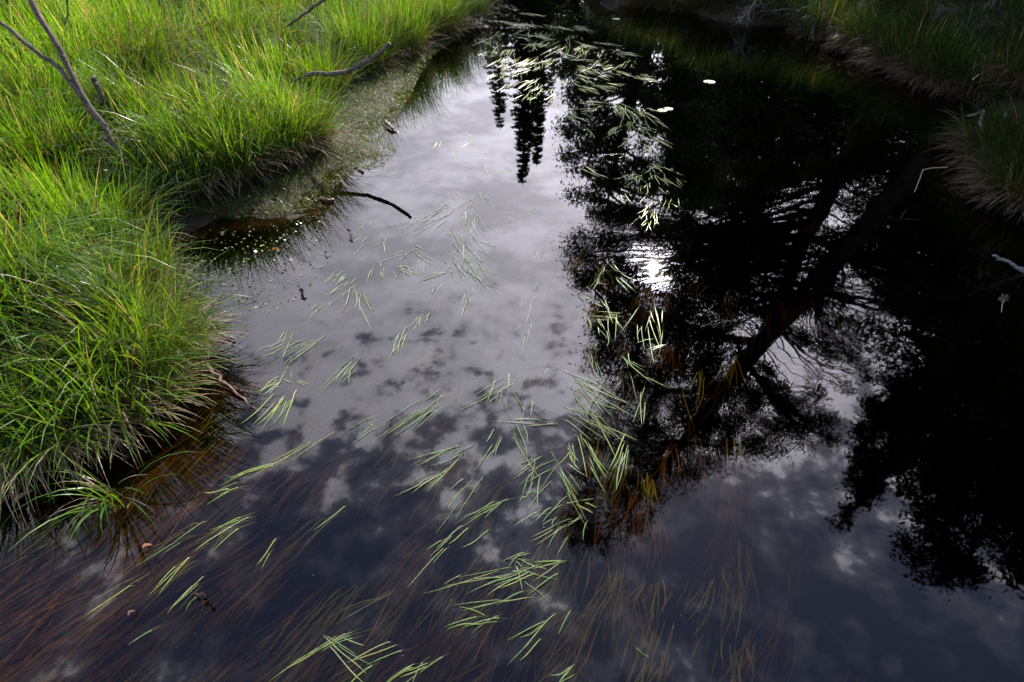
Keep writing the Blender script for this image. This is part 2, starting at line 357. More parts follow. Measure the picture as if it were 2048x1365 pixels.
# ------------------------------------------------------------------ tussocks
def tussock(px, py, r, h, nb, ns, label, group, lean=(0, 0), dark=0.0, yel=.45, dry=.05, droop=1.25, z0=None, straw_len=.75, straw_shade=1.0, name='sedge_tussock'):
    c = gp(px, py, 0.08)[:2]
    zc = ground(c[None])[0] if z0 is None else z0
    zc = max(zc, 0.0)
    o = empty(name, (c[0], c[1], zc), label=label, cat='grass tussock', group=group)
    def disc(n):
        a = rng.uniform(0, 2*math.pi, n); q = np.sqrt(rng.random(n)); return a, q
    a, q = disc(nb)
    root = np.c_[np.cos(a)*q*r, np.sin(a)*q*r, 0.10*(1-q**2) - 0.05]
    az = np.arctan2(np.sin(a)*q + lean[1] + rng.normal(0, .3, nb), np.cos(a)*q + lean[0] + rng.normal(0, .3, nb))
    L = rng.uniform(.4, 1.3, nb)*h
    th0 = .05 + q*.35 + np.abs(rng.normal(0, .08, nb)); th1 = np.clip(rng.normal(droop, .45, nb), .2, 2.4)
    up = rng.random(nb) < .25; th1[up] *= .4
    b, t = grass_cols(nb, dry, yel, dark)
    blades('green_blades', root, L, az, th0, th1, rng.uniform(.005, .011, nb), b, t, 6, M_grass, o)
    if ns:
        a, q = disc(ns); q = .5 + .5*q
        root = np.c_[np.cos(a)*q*r, np.sin(a)*q*r, rng.uniform(-.04, .09, ns)]
        az = np.arctan2(np.sin(a) + lean[1]*.8 + rng.normal(0, .35, ns), np.cos(a) + lean[0]*.8 + rng.normal(0, .35, ns))
        L = rng.uniform(.3, 1.0, ns)*h*straw_len
        th0 = rng.uniform(.3, 1.3, ns); th1 = rng.uniform(1.5, 2.7, ns)
        c0 = STRAW*rng.uniform(.25, .9, (ns, 1))*np.array([1, .9, .85]); c1 = STRAW*rng.uniform(.35, 1.1, (ns, 1)); c0 *= straw_shade; c1 *= straw_shade
        blades('dead_straw', root, L, az, th0, th1, rng.uniform(.004, .008, ns), c0, c1, 5, M_straw, o)
    return o
GLt, GRt = 'sedge tussocks along the left waterline', 'shaded tussocks along the right waterline'
T = tussock
T(70, 850, .28, .5, 500, 600, 'tussock with a hanging skirt of pale dead straw, at the bottom left', GLt, (.6, -.35), straw_len=1.0)
T(225, 790, .30, .60, 650, 300, 'bright tussock next to the thin dark twig floating at the left bank', GLt, (.5, -.3), yel=.6, droop=1.6)
T(305, 700, .24, .55, 600, 260, 'brightest yellow-green tussock bulging into the stream at the left', GLt, (.45, -.1), yel=.8, droop=1.6)
T(250, 595, .26, .55, 550, 160, 'left tussock just below the shallow brown inlet', GLt, (.45, .1), yel=.7, droop=1.5)
T(225, 490, .28, .62, 500, 120, 'tussock arching into the back corner of the brown inlet', GLt, (.6, -.1))
T(370, 375, .30, .62, 700, 320, 'tussock with fallen straw above the scum-covered inlet', GLt, (.25, -.45))
T(470, 350, .30, .68, 800, 260, 'tall tussock over the dark mud behind the inlet', GLt, (.2, -.3), yel=.55)
T(560, 310, .28, .68, 800, 420, 'yellow-green tussock with red-brown stalk bases beside the mud shelf', GLt, (.2, -.25), yel=.7)
T(612, 285, .22, .66, 900, 420, 'tussock of reddish-brown stalks at the corner of the mud shelf', GLt, (.25, -.2), yel=.75)
T(640, 185, .30, .75, 900, 140, 'tussock below the curved dead branch on the left bank', GLt, (.2, -.2), yel=.6)
T(730, 135, .32, .85, 1100, 160, 'upright tussock right of the curved dead branch', GLt, (.2, -.1), yel=.55, droop=.8)
T(805, 100, .34, .9, 1200, 200, 'tall upright tussock at the upper end of the mud shelf', GLt, (.2, -.1), yel=.6, droop=.7)
T(880, 65, .36, .85, 1100, 380, 'tussock with brown stalk bases beside the far drift of pale leaves', GLt, (.25, -.1), yel=.5, droop=.8)
T(935, 38, .36, .85, 900, 250, 'farthest left tussock, touching the top edge by the pale leaf drift', GLt, (.3, -.1), yel=.6, droop=.8)
T(222, 985, .05, .42, 34, 8, 'small separate tuft of bright bent blades dipping into dark water', None, (.15, -.5), yel=.2, droop=2.0, name='grass_tuft')
T(398, 690, .04, .42, 30, 4, 'small tuft of stiff blades standing up out of the left shallows', None, (.0, .1), yel=.8, droop=.5, name='grass_tuft')
T(330, 545, .06, .45, 50, 10, 'loose tuft of upright blades rising from the brown inlet shallows', None, (.2, .1), yel=.8, droop=.6, name='grass_tuft')
rk = dict(dark=1.0, yel=.05, dry=.05, straw_shade=.38)  # deep shade of the right bank, put into blade and straw colours
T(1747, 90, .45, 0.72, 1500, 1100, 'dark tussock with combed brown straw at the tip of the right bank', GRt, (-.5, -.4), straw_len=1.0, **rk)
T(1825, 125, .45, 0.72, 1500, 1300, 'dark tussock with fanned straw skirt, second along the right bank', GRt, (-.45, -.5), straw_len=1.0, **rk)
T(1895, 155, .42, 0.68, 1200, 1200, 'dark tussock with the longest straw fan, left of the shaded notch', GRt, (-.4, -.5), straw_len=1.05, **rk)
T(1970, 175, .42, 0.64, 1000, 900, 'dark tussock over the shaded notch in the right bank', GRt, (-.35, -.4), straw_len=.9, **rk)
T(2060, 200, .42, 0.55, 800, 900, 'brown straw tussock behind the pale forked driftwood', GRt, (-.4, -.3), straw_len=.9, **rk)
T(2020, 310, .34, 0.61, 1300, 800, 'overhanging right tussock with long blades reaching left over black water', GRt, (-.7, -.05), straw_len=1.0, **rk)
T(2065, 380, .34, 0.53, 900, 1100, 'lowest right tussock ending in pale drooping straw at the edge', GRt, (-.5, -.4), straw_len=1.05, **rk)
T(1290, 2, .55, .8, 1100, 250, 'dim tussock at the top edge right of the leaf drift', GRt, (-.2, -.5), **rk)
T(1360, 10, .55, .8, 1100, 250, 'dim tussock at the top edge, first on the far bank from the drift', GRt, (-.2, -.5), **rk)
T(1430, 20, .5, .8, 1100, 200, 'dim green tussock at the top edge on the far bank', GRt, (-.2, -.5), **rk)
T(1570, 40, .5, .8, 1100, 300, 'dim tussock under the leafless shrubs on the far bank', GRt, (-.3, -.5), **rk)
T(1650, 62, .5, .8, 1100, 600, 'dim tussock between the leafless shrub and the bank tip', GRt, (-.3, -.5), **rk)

# ------------------------------------------------------------------ sticks
def tube(paths, sides=7, knob=.12, seed=0):
    """paths: list of (points, radii); one mesh"""
    rg = np.random.default_rng(seed); V = []; F = []
    for pts, rad in paths:
        pts = np.asarray(pts, float); n = len(pts); rad = np.interp(np.linspace(0, 1, n), np.linspace(0, 1, len(rad)), rad)
        tn = np.gradient(pts, axis=0); tn /= np.linalg.norm(tn, axis=1)[:, None] + 1e-12
        ref = np.array([.31, .17, .93]) if abs(tn[0, 2]) < .8 else np.array([1., .1, 0])
        b0 = len(V)
        for i in range(n):
            a = np.cross(tn[i], ref); a /= np.linalg.norm(a); b = np.cross(tn[i], a)
            for s in range(sides):
                w = 2*math.pi*s/sides; r = rad[i]*(1 + rg.normal(0, knob))
                V.append(pts[i] + (a*math.cos(w) + b*math.sin(w))*r)
        for i in range(n-1):
            for s in range(sides):
                q = b0 + i*sides; F.append((q+s, q+(s+1) % sides, q+sides+(s+1) % sides, q+sides+s))
        F.append(tuple(b0 + s for s in range(sides))[::-1]); F.append(tuple(b0 + (n-1)*sides + s for s in range(sides)))
    return V, F
def tube_mesh(name, paths, **k):
    V, F = tube(paths, **k); me = bpy.data.meshes.new(name); me.from_pydata([tuple(v) for v in V], [], F)
    me.polygons.foreach_set('use_smooth', np.ones(len(F), bool)); me.update(); return me
def curve(pts, n=16, jit=0.0, seed=1):
    pts = np.asarray(pts, float); rg = np.random.default_rng(seed)
    P = np.vstack([2*pts[0]-pts[1], pts, 2*pts[-1]-pts[-2]]); out = []
    segs = len(pts)-1; per = max(2, n//segs)
    for i in range(segs):
        for t in np.linspace(0, 1, per, endpoint=False):
            a, b, c, d = P[i:i+4]
            out.append(.5*(2*b + (c-a)*t + (2*a-5*b+4*c-d)*t*t + (3*b-a-3*c+d)*t**3))
    out.append(pts[-1]); out = np.array(out)
    if jit: out[1:-1] += rg.normal(0, jit, out[1:-1].shape)
    return out
def stick(name, stems, mat, label, cat='branch', seed=3, jit=.006, part='side_branch', knob=.12):
    """first stem is the thing's main part, the others are side branches"""
    base = np.asarray(stems[0][0][0], float)
    if len(stems) == 1:
        p, r = stems[0]; o = link(name, tube_mesh(name, [(curve(np.asarray(p)-base, 18, jit, seed), r)], seed=seed, knob=knob), mat, label=label, cat=cat)
        o.location = base; return o
    o = empty(name, base, label=label, cat=cat)
    for k, (p, r) in enumerate(stems):
        link('stem' if k == 0 else part, tube_mesh('stem', [(curve(np.asarray(p)-base, 16, jit, seed+k), r)], seed=seed+k, knob=knob), mat, o)
    return o
Zb = 2.3/0.40
stick('dead_sapling', [([cpt(285, 372, 4.95), cpt(245, 312, 4.82), cpt(203, 250, 4.72), cpt(160, 185, 4.65), cpt(118, 100, 4.58), (cpt(82, 40, 4.52)), cpt(40, -45, 4.45)], [.028, .027, .026, .024, .021, .019]),
      ([cpt(178, 212, 4.68), cpt(120, 140, 4.58), cpt(75, 105, 4.52), cpt(20, 60, 4.46), cpt(-40, 15, 4.4)], [.019, .018, .016, .013])], M_deadwood,
      'bare forked dead sapling leaning left over the grass at top left', 'dead tree')
stick('dead_shrub', [([cpt(122, 125, 6.6), cpt(123, 100, 6.5), cpt(128, 60, 6.45), cpt(136, 30, 6.4), cpt(135, -20, 6.3)], [.014, .013, .011])], M_deadwood, 'thin dark upright stem right of the forked sapling at the top', 'dead stem')
stick('dead_shrub', [([cpt(32, 55, 7.7), cpt(28, 42, 7.6), cpt(18, 15, 7.5), cpt(8, -15, 7.4)], [.02, .018, .014])], M_deadwood, 'short dark stem in the top left corner behind the sapling', 'dead stem')
stick('stump', [([cpt(215, 250, 5.3), cpt(197, 182, 5.0), cpt(186, 153, 4.95)], [.026, .024, .021])], M_deadwood, 'short broken stub standing beside the forked sapling', 'stump')
stick('dead_shrub', [([cpt(330, 32, 8.3), cpt(326, 20, 8.2), cpt(320, 5, 8.1), cpt(312, -20, 8.0)], [.022, .02, .018])], M_deadwood, 'dark stem tip poking in at the top edge above the meadow', 'dead stem')
stick('dead_branch', [([cpt(575, 52, 7.8), cpt(605, 30, 7.5), cpt(635, 10, 7.35), cpt(665, -12, 7.2)], [.014, .018, .022])], M_deadwood, 'straight dead branch slanting up to the top edge over the meadow')
stick('dead_branch', [([cpt(588, 161, 6.2), cpt(625, 147, 6.12), cpt(665, 148, 6.1), cpt(705, 140, 6.08), cpt(740, 120, 6.03), cpt(762, 105, 5.96), cpt(779, 87, 5.88)], [.012, .021, .025, .026, .023, .023, .02])], M_deadwood,
      'curved grey dead branch lying out over the left bank grass', knob=.1)
stick('twig', [([gp(770, 242, .05), gp(782, 255, .03), gp(797, 269, -.02)], [.016, .017, .014])], M_wetwood, 'short black stick poking from the mud shelf into the water', 'twig')
stick('twig', [([gp(688, 262, .09), gp(705, 250, .09), gp(728, 241, .06)], [.008, .01, .009])], M_deadwood, 'thin grey twig lying on the scum of the mud shelf', 'twig')
stick('twig', [([gp(640, 396, .02), gp(652, 402, .02), gp(668, 401, .01)], [.012, .018, .012])], M_wetwood, 'stubby dark wood piece at the edge of the scum mat', 'twig')
stick('twig', [([gp(600, 575, .05), gp(604, 588, .02), gp(608, 600, -.03)], [.006, .007, .006])], M_wetwood, 'tiny dark twig sticking out of open water right of the inlet', 'twig')
stick('twig', [([gp(695, 455, .06), gp(700, 470, .03), gp(710, 492, -.02)], [.004, .006, .006])], M_wetwood, 'thin dark twig standing in open water right of the inlet scum', 'twig')
stick('twig', [([gp(405, 610, .03), gp(425, 655, .02), gp(470, 685, .005)], [.009, .008, .004]), ([gp(440, 664, .02), gp(460, 672, .02), gp(463, 690, .01)], [.004, .003, .002])], M_wetwood, 'dark branched twig beside the bright bulging tussock', 'twig')
stick('twig', [([gp(410, 725, .04), gp(440, 760, .02), gp(470, 785, .01), gp(520, 825, -.004)], [.014, .012, .009, .004]), ([gp(455, 772, .015), gp(480, 780, .012), gp(500, 785, .005)], [.005, .004, .002])], M_wetwood, 'longer dark forked twig trailing from the left bank into clear water', 'twig')
stick('dead_branch', [([cpt(2062, 548, 4.3), cpt(2030, 532, 4.25), cpt(2005, 520, 4.2), cpt(1987, 511, 4.15)], [.012, .012, .011, .007])], M_greywood, 'pale grey branch tip reaching in from the right edge over black water')
stick('driftwood', [([gp(1935, 232, .1), gp(1955, 228, .16), gp(1962, 224, .2)], [.012, .012, .01]), ([gp(1968, 268, .1), gp(1962, 250, .12), gp(1967, 222, .2)], [.02, .02, .018]),
      ([gp(1968, 268, .1), gp(1995, 262, .12), gp(2005, 245, .16), gp(2014, 228, .22)], [.02, .02, .018, .014]), ([gp(2014, 228, .22), gp(2020, 240, .16), gp(2024, 246, .1)], [.014, .013, .01])], M_greywood,
      'pale forked driftwood caught on the right bank between tussocks', 'driftwood', jit=.004)
st = [( [cpt(1895, 335, 5.2), cpt(1870, 336, 5.2), cpt(1846, 340, 5.2)], [.0045, .0045, .004]), ([cpt(1846, 340, 5.2), cpt(1838, 362, 5.2), cpt(1829, 385, 5.2)], [.004, .0035, .003])]
M_reed = ramp_mat('dry_reed', [(.3, (.2, .14, .07)), (.7, (.4, .31, .18))], 20, 4, .7, .2)
stick('bent_reed', st, M_reed, 'bent dry straw stalk kinked down over black water at right', 'reed', jit=.001)
# seed head at the right edge
so_ = empty('seed_head', cpt(2003, 625, 3.7), label='small round dried seed head on a stalk at the right edge', cat='plant')
b0 = np.array(so_.location)
link('stalk', tube_mesh('stalk', [(curve([np.zeros(3), cpt(2005, 608, 3.7)-b0, cpt(2008, 598, 3.7)-b0], 8), [.003, .003])]), M_reed, so_)
hp = []
for k in range(40):
    d = rng.normal(0, 1, 3); d /= np.linalg.norm(d); c0 = cpt(2008, 597, 3.7)-b0
    hp.append(([c0, c0 + d*.012, c0 + d*rng.uniform(.022, .034)], [.0015, .003, .002]))
link('flower_head', tube_mesh('flower_head', hp, sides=4), M_deadwood, so_)
# bare pale shrub at the top right
def bare_shrub(name, base, tips, label, seed, r0=.012):
    rg = np.random.default_rng(seed); o = empty(name, base, label=label, cat='shrub'); base = np.asarray(base)
    for t in tips:
        t = np.asarray(t) - base; L = np.linalg.norm(t)
        main = curve([np.zeros(3), t*.35 + rg.normal(0, .05*L, 3), t*.7 + rg.normal(0, .04*L, 3), t], 15, .008, seed)
        paths = [(main, [r0, r0*.7, r0*.3])]
        for k in range(3, len(main)-1):
            for q in range(2):
                d = (main[k]-main[k-1]); d /= np.linalg.norm(d)+1e-9; s = d + rg.normal(0, .55, 3); s /= np.linalg.norm(s)
                e = rg.uniform(.12, .34)*L*.55
                c1 = curve([main[k], main[k] + s*e*.5 + rg.normal(0, .02, 3), main[k] + s*e + np.array([0, 0, -.04])], 6, .004, seed+k)
                paths.append((c1, [r0*.42, r0*.22]))
                for w in range(3):
                    m0 = c1[rg.integers(2, len(c1))]; s2 = s + rg.normal(0, .6, 3)
                    paths.append((np.array([m0, m0 + s2*e*.2, m0 + s2*e*.38 + [0, 0, -.02]]), [r0*.22, r0*.15]))
        link('bare_branch', tube_mesh('bare_branch', paths, sides=4, knob=.05), M_greywood, o)
    return o
bare_shrub('bare_shrub', cpt(1660, -60, 12), [cpt(1610, 40, 10.6), cpt(1640, 38, 10.6), cpt(1585, 20, 10.8), cpt(1628, 55, 10.4)], 'leafless pale shrub drooping over the dark water at the top right', 5, .014)
bare_shrub('bare_shrub', cpt(1570, -50, 12), [cpt(1478, 42, 11), cpt(1500, 22, 11)], 'leafless grey shrub with one long limb at the top edge', 9, .012)
bare_shrub('bare_shrub', gp(1960, 40, .5), [cpt(1945, 80, 8.3), cpt(1870, 20, 8.8), cpt(1990, -20, 8.3)], 'thin bare twigs rising through dark grass on the right bank', 13, .007)

# ------------------------------------------------------------------ floating bur-reed leaves
LEAF = []
def leaf_mesh(k):
    rg = np.random.default_rng(100+k); n = 9; t = np.linspace(0, 1, n)
    bend = rg.normal(0, .2); s = bend*t**2 + rg.normal(0, .02)*np.sin(t*rg.uniform(4, 8)) + rg.normal(0, .04)*np.maximum(0, t-.6)
    z = np.where(t < .12, -.30*(1 - t/.12)**1.3, 0)*.16 if k % 2 else np.where(t < .4, -.05*(1 - t/.4)**1.2, 0)      # root end slips under the surface
    w = .5*np.minimum(1, (1-t)*3.2 + .18)*np.minimum(1, .5 + t*2)
    c = np.array([[.24, .36, .06], [.32, .42, .09], [.25, .39, .06], [.38, .42, .12], [.20, .33, .07], [.38, .40, .07]][k % 6])*rg.uniform(.85, 1.2)
    rootc = np.array([.10, .085, .02])
    V = []; C = []
    for i in range(n):
        fold = .06*w[i]
        V += [(t[i], s[i]-w[i]*.045, z[i]), (t[i], s[i], z[i]+fold*.04), (t[i], s[i]+w[i]*.045, z[i])]
        cc = rootc*(1-min(1, .3+t[i]*4)) + c*min(1, .3+t[i]*4); C += [cc*.95, cc*1.1, cc*.95]
    Q = []
    for i in range(n-1):
        for j in (0, 1): q = i*3+j; Q.append((q, q+1, q+4, q+3))
    me = mesh_quads('leaf', np.array(V), Q, np.array(C)); me.materials.append(M_float); return me
for k in range(14): LEAF.append(leaf_mesh(k))
ztick = [0]
def clump(x0, y0, x1, y1, n, spread, label, group=None, lenvar=.35, rootspread=10, depth=0.0, wmm=8.5):
    a, b = gp(x0, y0), gp(x1, y1); d = b - a; L = np.linalg.norm(d[:2]); az = math.atan2(d[1], d[0])
    o = empty('floating_reed', a, label=label, cat='water plant', group=group)
    pxm = np.linalg.norm(gp(x0+1, y0) - a)
    n = int(round(n*1.3)) if n > 2 else n; spread = spread*1.0
    for k in range(n):
        ztick[0] = (ztick[0]+1) % 9
        l = L*rng.uniform(1.2 - 2.2*lenvar, 1.25)
        ch = LEAF[rng.integers(len(LEAF))]
        lf = bpy.data.objects.new('leaf', ch); COL.objects.link(lf); lf.parent = o
        off = rng.normal(0, rootspread*pxm*.8, 2)
        al = rng.uniform(-.22, .45)*L; 
        lf.location = (off[0] + math.cos(az)*al, off[1] + math.sin(az)*al, .0015 + .0009*ztick[0] - depth)
        lf.rotation_euler = (0, rng.normal(0, .003), az + R(rng.normal(0, spread)))
        wd = wmm/1000*rng.uniform(.6, 1.25)/.09
        lf.scale = (l, wd, min(1.0, l*2.5))
    return o
gF = 'floating leaf bunches in the stream'
C = clump
# hand placed, nearest first
C(752, 1243, 615, 1316, 4, 3, 'long floating leaf blades pointing left at the bottom centre')
C(655, 1262, 722, 1332, 5, 8, 'bunch crossing over long blades at the bottom centre')
C(800, 1290, 700, 1335, 3, 5, 'few thin leaves right of the crossing bunch at the bottom')
C(860, 1318, 770, 1372, 6, 5, 'leaf bunch cut off by the bottom edge, left of centre')
C(1160, 1330, 1110, 1375, 4, 8, 'small leaf bunch cut off by the bottom edge, right of centre')
C(1115, 1232, 1035, 1318, 5, 7, 'slender bunch pointing down-left near the bottom, under the layered leaves')
C(1060, 1195, 945, 1206, 4, 5, 'upper of two layered near-horizontal bunches below the dark tree tip')
C(1015, 1228, 930, 1240, 5, 12, 'lower of two layered near-horizontal bunches below the dark tree tip')
C(1075, 1132, 936, 1184, 8, 5, 'long dense bunch pointing left below the dark tree tip', rootspread=14)
C(1030, 1130, 1085, 1178, 5, 12, 'short leaves crossing the dense bunch below the dark tree tip')
C(1150, 1115, 1078, 1148, 5, 8, 'bunch straddling the lowest tip of the dark tree reflection')
C(1060, 1105, 1010, 1125, 3, 5, 'three small leaves just above the long dense bunch')
C(925, 1052, 852, 1094, 2, 3, 'pair of long single leaves in open dark water, upper')
C(925, 1062, 855, 1126, 3, 4, 'pair of long leaves slanting steeply in open dark water, lower')
C(985, 1070, 938, 1104, 1, 3, 'single short leaf alone in dark water right of the long pair')
C(945, 1135, 905, 1170, 1, 3, 'single leaf in dark water left of the long dense bunch')
C(1040, 983, 930, 1040, 5, 4, 'long narrow bunch pointing left beside the dark tree edge')
C(1065, 980, 1030, 995, 2, 4, 'tiny pair of leaves at the end of the long narrow bunch')
C(1125, 1000, 1068, 1036, 5, 9, 'fanned bunch at the left edge of the tree reflection')
C(1120, 1050, 1048, 1080, 5, 10, 'bunch reaching left from the lower tree reflection')
C(1180, 1035, 1125, 1065, 4, 8, 'leaves half inside the lower tree reflection')
C(1145, 1000, 1180, 1010, 3, 12, 'short leaves pointing right inside the lower tree reflection')
C(1090, 912, 1025, 966, 5, 5, 'bunch pointing down-left in the clear water above the fanned bunch')
C(1075, 930, 1060, 985, 3, 6, 'three bluish leaves pointing down beside the fanned bunch')
C(1110, 908, 1152, 998, 8, 5, 'dense steep bunch along the edge of the tree reflection')
C(1125, 920, 1075, 985, 4, 7, 'loose leaves left of the dense steep bunch')
C(1165, 868, 1192, 945, 7, 5, 'steep bunch above the dense one, inside the tree edge')
C(1135, 885, 1150, 935, 5, 6, 'short steep bunch on pale water at the tree edge')
C(1130, 822, 1212, 862, 7, 7, 'bunch pointing right into the tree reflection')
C(1140, 755, 1222, 815, 13, 10, 'largest bright bunch at the tree reflection edge, centre', rootspread=20)
C(1150, 790, 1205, 870, 6, 12, 'leaves trailing below the largest bright bunch')
C(1160, 850, 1040, 845, 4, 4, 'long flat row of leaves crossing pale water to the tree edge')
C(1030, 838, 1064, 918, 3, 3, 'pair of stiff leaves alone on pale cloud reflection')
C(1065, 800, 1050, 850, 2, 6, 'two faint leaves on pale cloud above the stiff pair')
C(1000, 880, 960, 935, 4, 8, 'thin leaves on the edge of the dark blue water')
C(960, 935, 890, 1010, 4, 7, 'thin yellowish leaves trailing in dark blue water')
C(930, 888, 852, 918, 5, 4, 'upper of two stacked bunches in dark blue water')
C(925, 925, 832, 968, 5, 6, 'middle bunch in dark blue water pointing left')
C(920, 915, 850, 985, 3, 5, 'steeper leaves crossing the middle dark-water bunch')
C(892, 783, 795, 848, 8, 4, 'dense loop-shaped bunch on grey cloud reflection', rootspread=14)
C(890, 800, 800, 858, 4, 5, 'loose leaves under the loop-shaped bunch')
C(765, 824, 694, 866, 4, 4, 'narrow bunch left of the loop-shaped one')
C(1020, 762, 958, 800, 7, 9, 'fan of leaves spreading left on the pale cloud')
C(1012, 755, 1008, 812, 4, 10, 'leaves hanging down from the fan on the pale cloud')
C(1260, 860, 1236, 942, 5, 4, 'bright isolated bunch inside the black tree reflection')
C(1255, 700, 1250, 780, 2, 6, 'two thin upright leaves in the black reflection')
C(1280, 700, 1310, 690, 3, 8, 'small crossing leaves under the sun glint')
C(1300, 622, 1290, 690, 6, 8, 'yellow-green bunch below the sun glint')
C(1318, 625, 1325, 690, 4, 6, 'leaf bunch right under the pinkish glint patch')
C(1210, 600, 1235, 650, 6, 14, 'bunch in black reflection left of the sun glint, lower')
C(1190, 630, 1235, 632, 6, 9, 'leaves lying across the tree edge left of the sun glint')
C(1185, 640, 1208, 680, 5, 7, 'leaves pointing down from the tree edge left of the glint')
C(1215, 535, 1255, 570, 6, 12, 'pale bunch just left of the sun glint')
C(1215, 530, 1195, 565, 4, 12, 'short leaves on pinkish cloud left of the sun glint')
C(1165, 595, 1195, 612, 5, 14, 'pale leaves on the cloud edge left of the glint')
C(1290, 770, 1275, 830, 3, 8, 'dim leaves deep inside the black reflection')
C(1245, 720, 1280, 770, 4, 14, 'leaf bunch inside the black reflection near its left edge')
C(1175, 700, 1185, 750, 4, 9, 'pale leaves along the tree edge over the largest bunch')
# mats in mid stream
C(905, 408, 828, 452, 12, 6, 'pale leaf mat just below the mirror image of the curved branch', rootspread=24)
C(870, 440, 770, 452, 3, 6, 'few single leaves left of the pale mat')
C(945, 420, 960, 462, 9, 12, 'pale leaf mat right of the mirror image of the curved branch', rootspread=22)
C(905, 470, 940, 520, 12, 14, 'dense grey-green mat of leaves in mid stream, upper end', rootspread=18)
C(915, 510, 962, 562, 11, 10, 'dense grey-green mat of leaves in mid stream, lower end', rootspread=18)
C(910, 540, 850, 555, 5, 6, 'leaves streaming left from the dense grey-green mat')
C(830, 495, 785, 520, 5, 5, 'arched pale bunch left of the dense mat')
C(835, 497, 865, 520, 5, 8, 'short pale leaves bending right beside the arched bunch')
C(845, 515, 830, 540, 4, 8, 'small pale bunch under the arched one')
C(790, 530, 815, 550, 8, 20, 'small tangled bunch in pale water', rootspread=14)
C(870, 570, 860, 580, 4, 14, 'tiny pale bunch under the dense mat')
C(945, 580, 928, 622, 4, 10, 'pale thin bunch alone in mid stream')
C(690, 540, 662, 568, 7, 6, 'yellowish bunch right of the inlet', rootspread=12)
C(700, 562, 668, 585, 6, 8, 'second yellowish bunch right of the inlet')
C(715, 570, 730, 620, 8, 9, 'upright yellow-green bunch right of the inlet', rootspread=12)
C(660, 600, 632, 626, 4, 5, 'narrow yellowish bunch nearest the tiny dark twig')
C(755, 525, 750, 555, 4, 9, 'short upright pale leaves above the yellow-green bunch')
C(850, 620, 832, 650, 5, 7, 'steep bunch on pale water in mid stream')
C(812, 655, 792, 698, 6, 5, 'stiff yellow-green bunch pointing down in mid stream')
C(640, 672, 582, 704, 9, 7, 'bright fanned bunch off the bulging tussock', rootspread=16)
C(590, 655, 560, 695, 4, 6, 'thin bunch left of the bright fanned one')
C(560, 690, 525, 710, 4, 7, 'small leaf bunch nearest the bright bulging tussock')
C(590, 715, 578, 742, 4, 8, 'short upright bunch under the bright fanned one')
C(715, 715, 668, 768, 7, 5, 'steep bright bunch in the middle of the left water', rootspread=12)
C(570, 756, 530, 788, 7, 8, 'bright bunch with a hooked tip off the left bank')
C(575, 760, 600, 772, 3, 6, 'short leaves pointing right from the hooked bunch')
C(585, 785, 540, 848, 6, 6, 'long steep bunch below the hooked one')
C(560, 795, 515, 850, 4, 6, 'outer steep bunch close to the forked twig')
C(600, 910, 490, 944, 4, 4, 'long olive blades in brown weed off the left tussocks')
# bottom left, half sunken
dk = dict(depth=.006, lenvar=.2)
C(505, 1028, 402, 1082, 9, 3.5, 'dense bright bunch over brown weed at the bottom left', rootspread=9, **dk)
C(400, 1050, 312, 1108, 5, 4, 'bunch left of the dense bright one at the bottom left', **dk)
C(415, 1090, 328, 1168, 7, 4, 'steep bunch below the dense bright one at the bottom left', rootspread=8, **dk)
C(300, 1138, 192, 1216, 4, 3, 'leftmost long leaf pair in the brown weed', **dk)
C(410, 1160, 340, 1226, 3, 3, 'thin leaf pair above the small dead insect twig', **dk)
C(395, 1195, 358, 1240, 1, 2, 'single leaf ending at the little dark twig at lower left', **dk)
C(690, 1002, 608, 1078, 5, 4, 'olive bunch in the brown weed left of the dark-blue water', **dk)
C(540, 1080, 500, 1130, 2, 4, 'thin olive pair in the brown weed', **dk)
C(330, 1235, 262, 1280, 2, 4, 'dim olive leaves near the bottom left corner', **dk)
C(490, 1030, 430, 1075, 3, 6, 'yellow leaves fanned beside the dense bright bunch', **dk)
C(500, 965, 440, 985, 4, 6, 'olive leaves near the small bright grass tuft', **dk)
C(800, 1180, 690, 1230, 3, 4, 'thin green leaves over grey cloud at the bottom', **dk)
C(660, 870, 560, 925, 3, 4, 'thin olive blades below the long steep bunch', **dk)
C(1450, 1120, 1440, 1180, 1, 3, 'faint single leaf on dark blue water lower right', **dk)
C(1262, 1285, 1270, 1312, 1, 3, 'tiny pale leaf alone near the bottom right of centre')
# the far drift
g1 = 'pale leaf bunches of the far drift'; lab1 = 'small pale leaf bunch within the far white drift at the top'
drift = np.array([(965, 5), (1060, 12), (1130, 40), (1160, 70), (1250, 100), (1300, 150), (1290, 170), (1190, 175), (1160, 190), (1050, 195), (1000, 165), (985, 110), (965, 60)], float)
pts = []
while len(pts) < 62:
    q = rng.uniform((960, 0), (1305, 200))
    if inside(q[None], drift)[0] and all(math.hypot(q[0]-a, (q[1]-b)*1.5) > 15 for a, b in pts): pts.append(tuple(q))
for x, y in sorted(pts, key=lambda q: -q[1]):
    right = (x - 980)/300
    if rng.random() < .35 + .4*right: dx, dy = rng.uniform(25, 40), rng.uniform(2, 14)
    else: dx, dy = rng.uniform(-24, -4), rng.uniform(8, 20)
    row = 'front edge' if y > 140 else 'middle' if y > 75 else 'far edge'
    colm = 'left end' if x < 1050 else 'centre' if x < 1140 else 'right end'
    look = 'long flat' if dx > 24 else 'short fanned'
    C(x, y, x+dx, y+dy, int(rng.integers(5, 10)), 10, f'{look} pale leaf bunch at the {row} of the white drift, {colm}', g1, rootspread=9, wmm=9)
g2 = 'leaf bunches of the trailing chain'; lab2 = 'green leaf bunch in the chain trailing through the dark tree reflection'
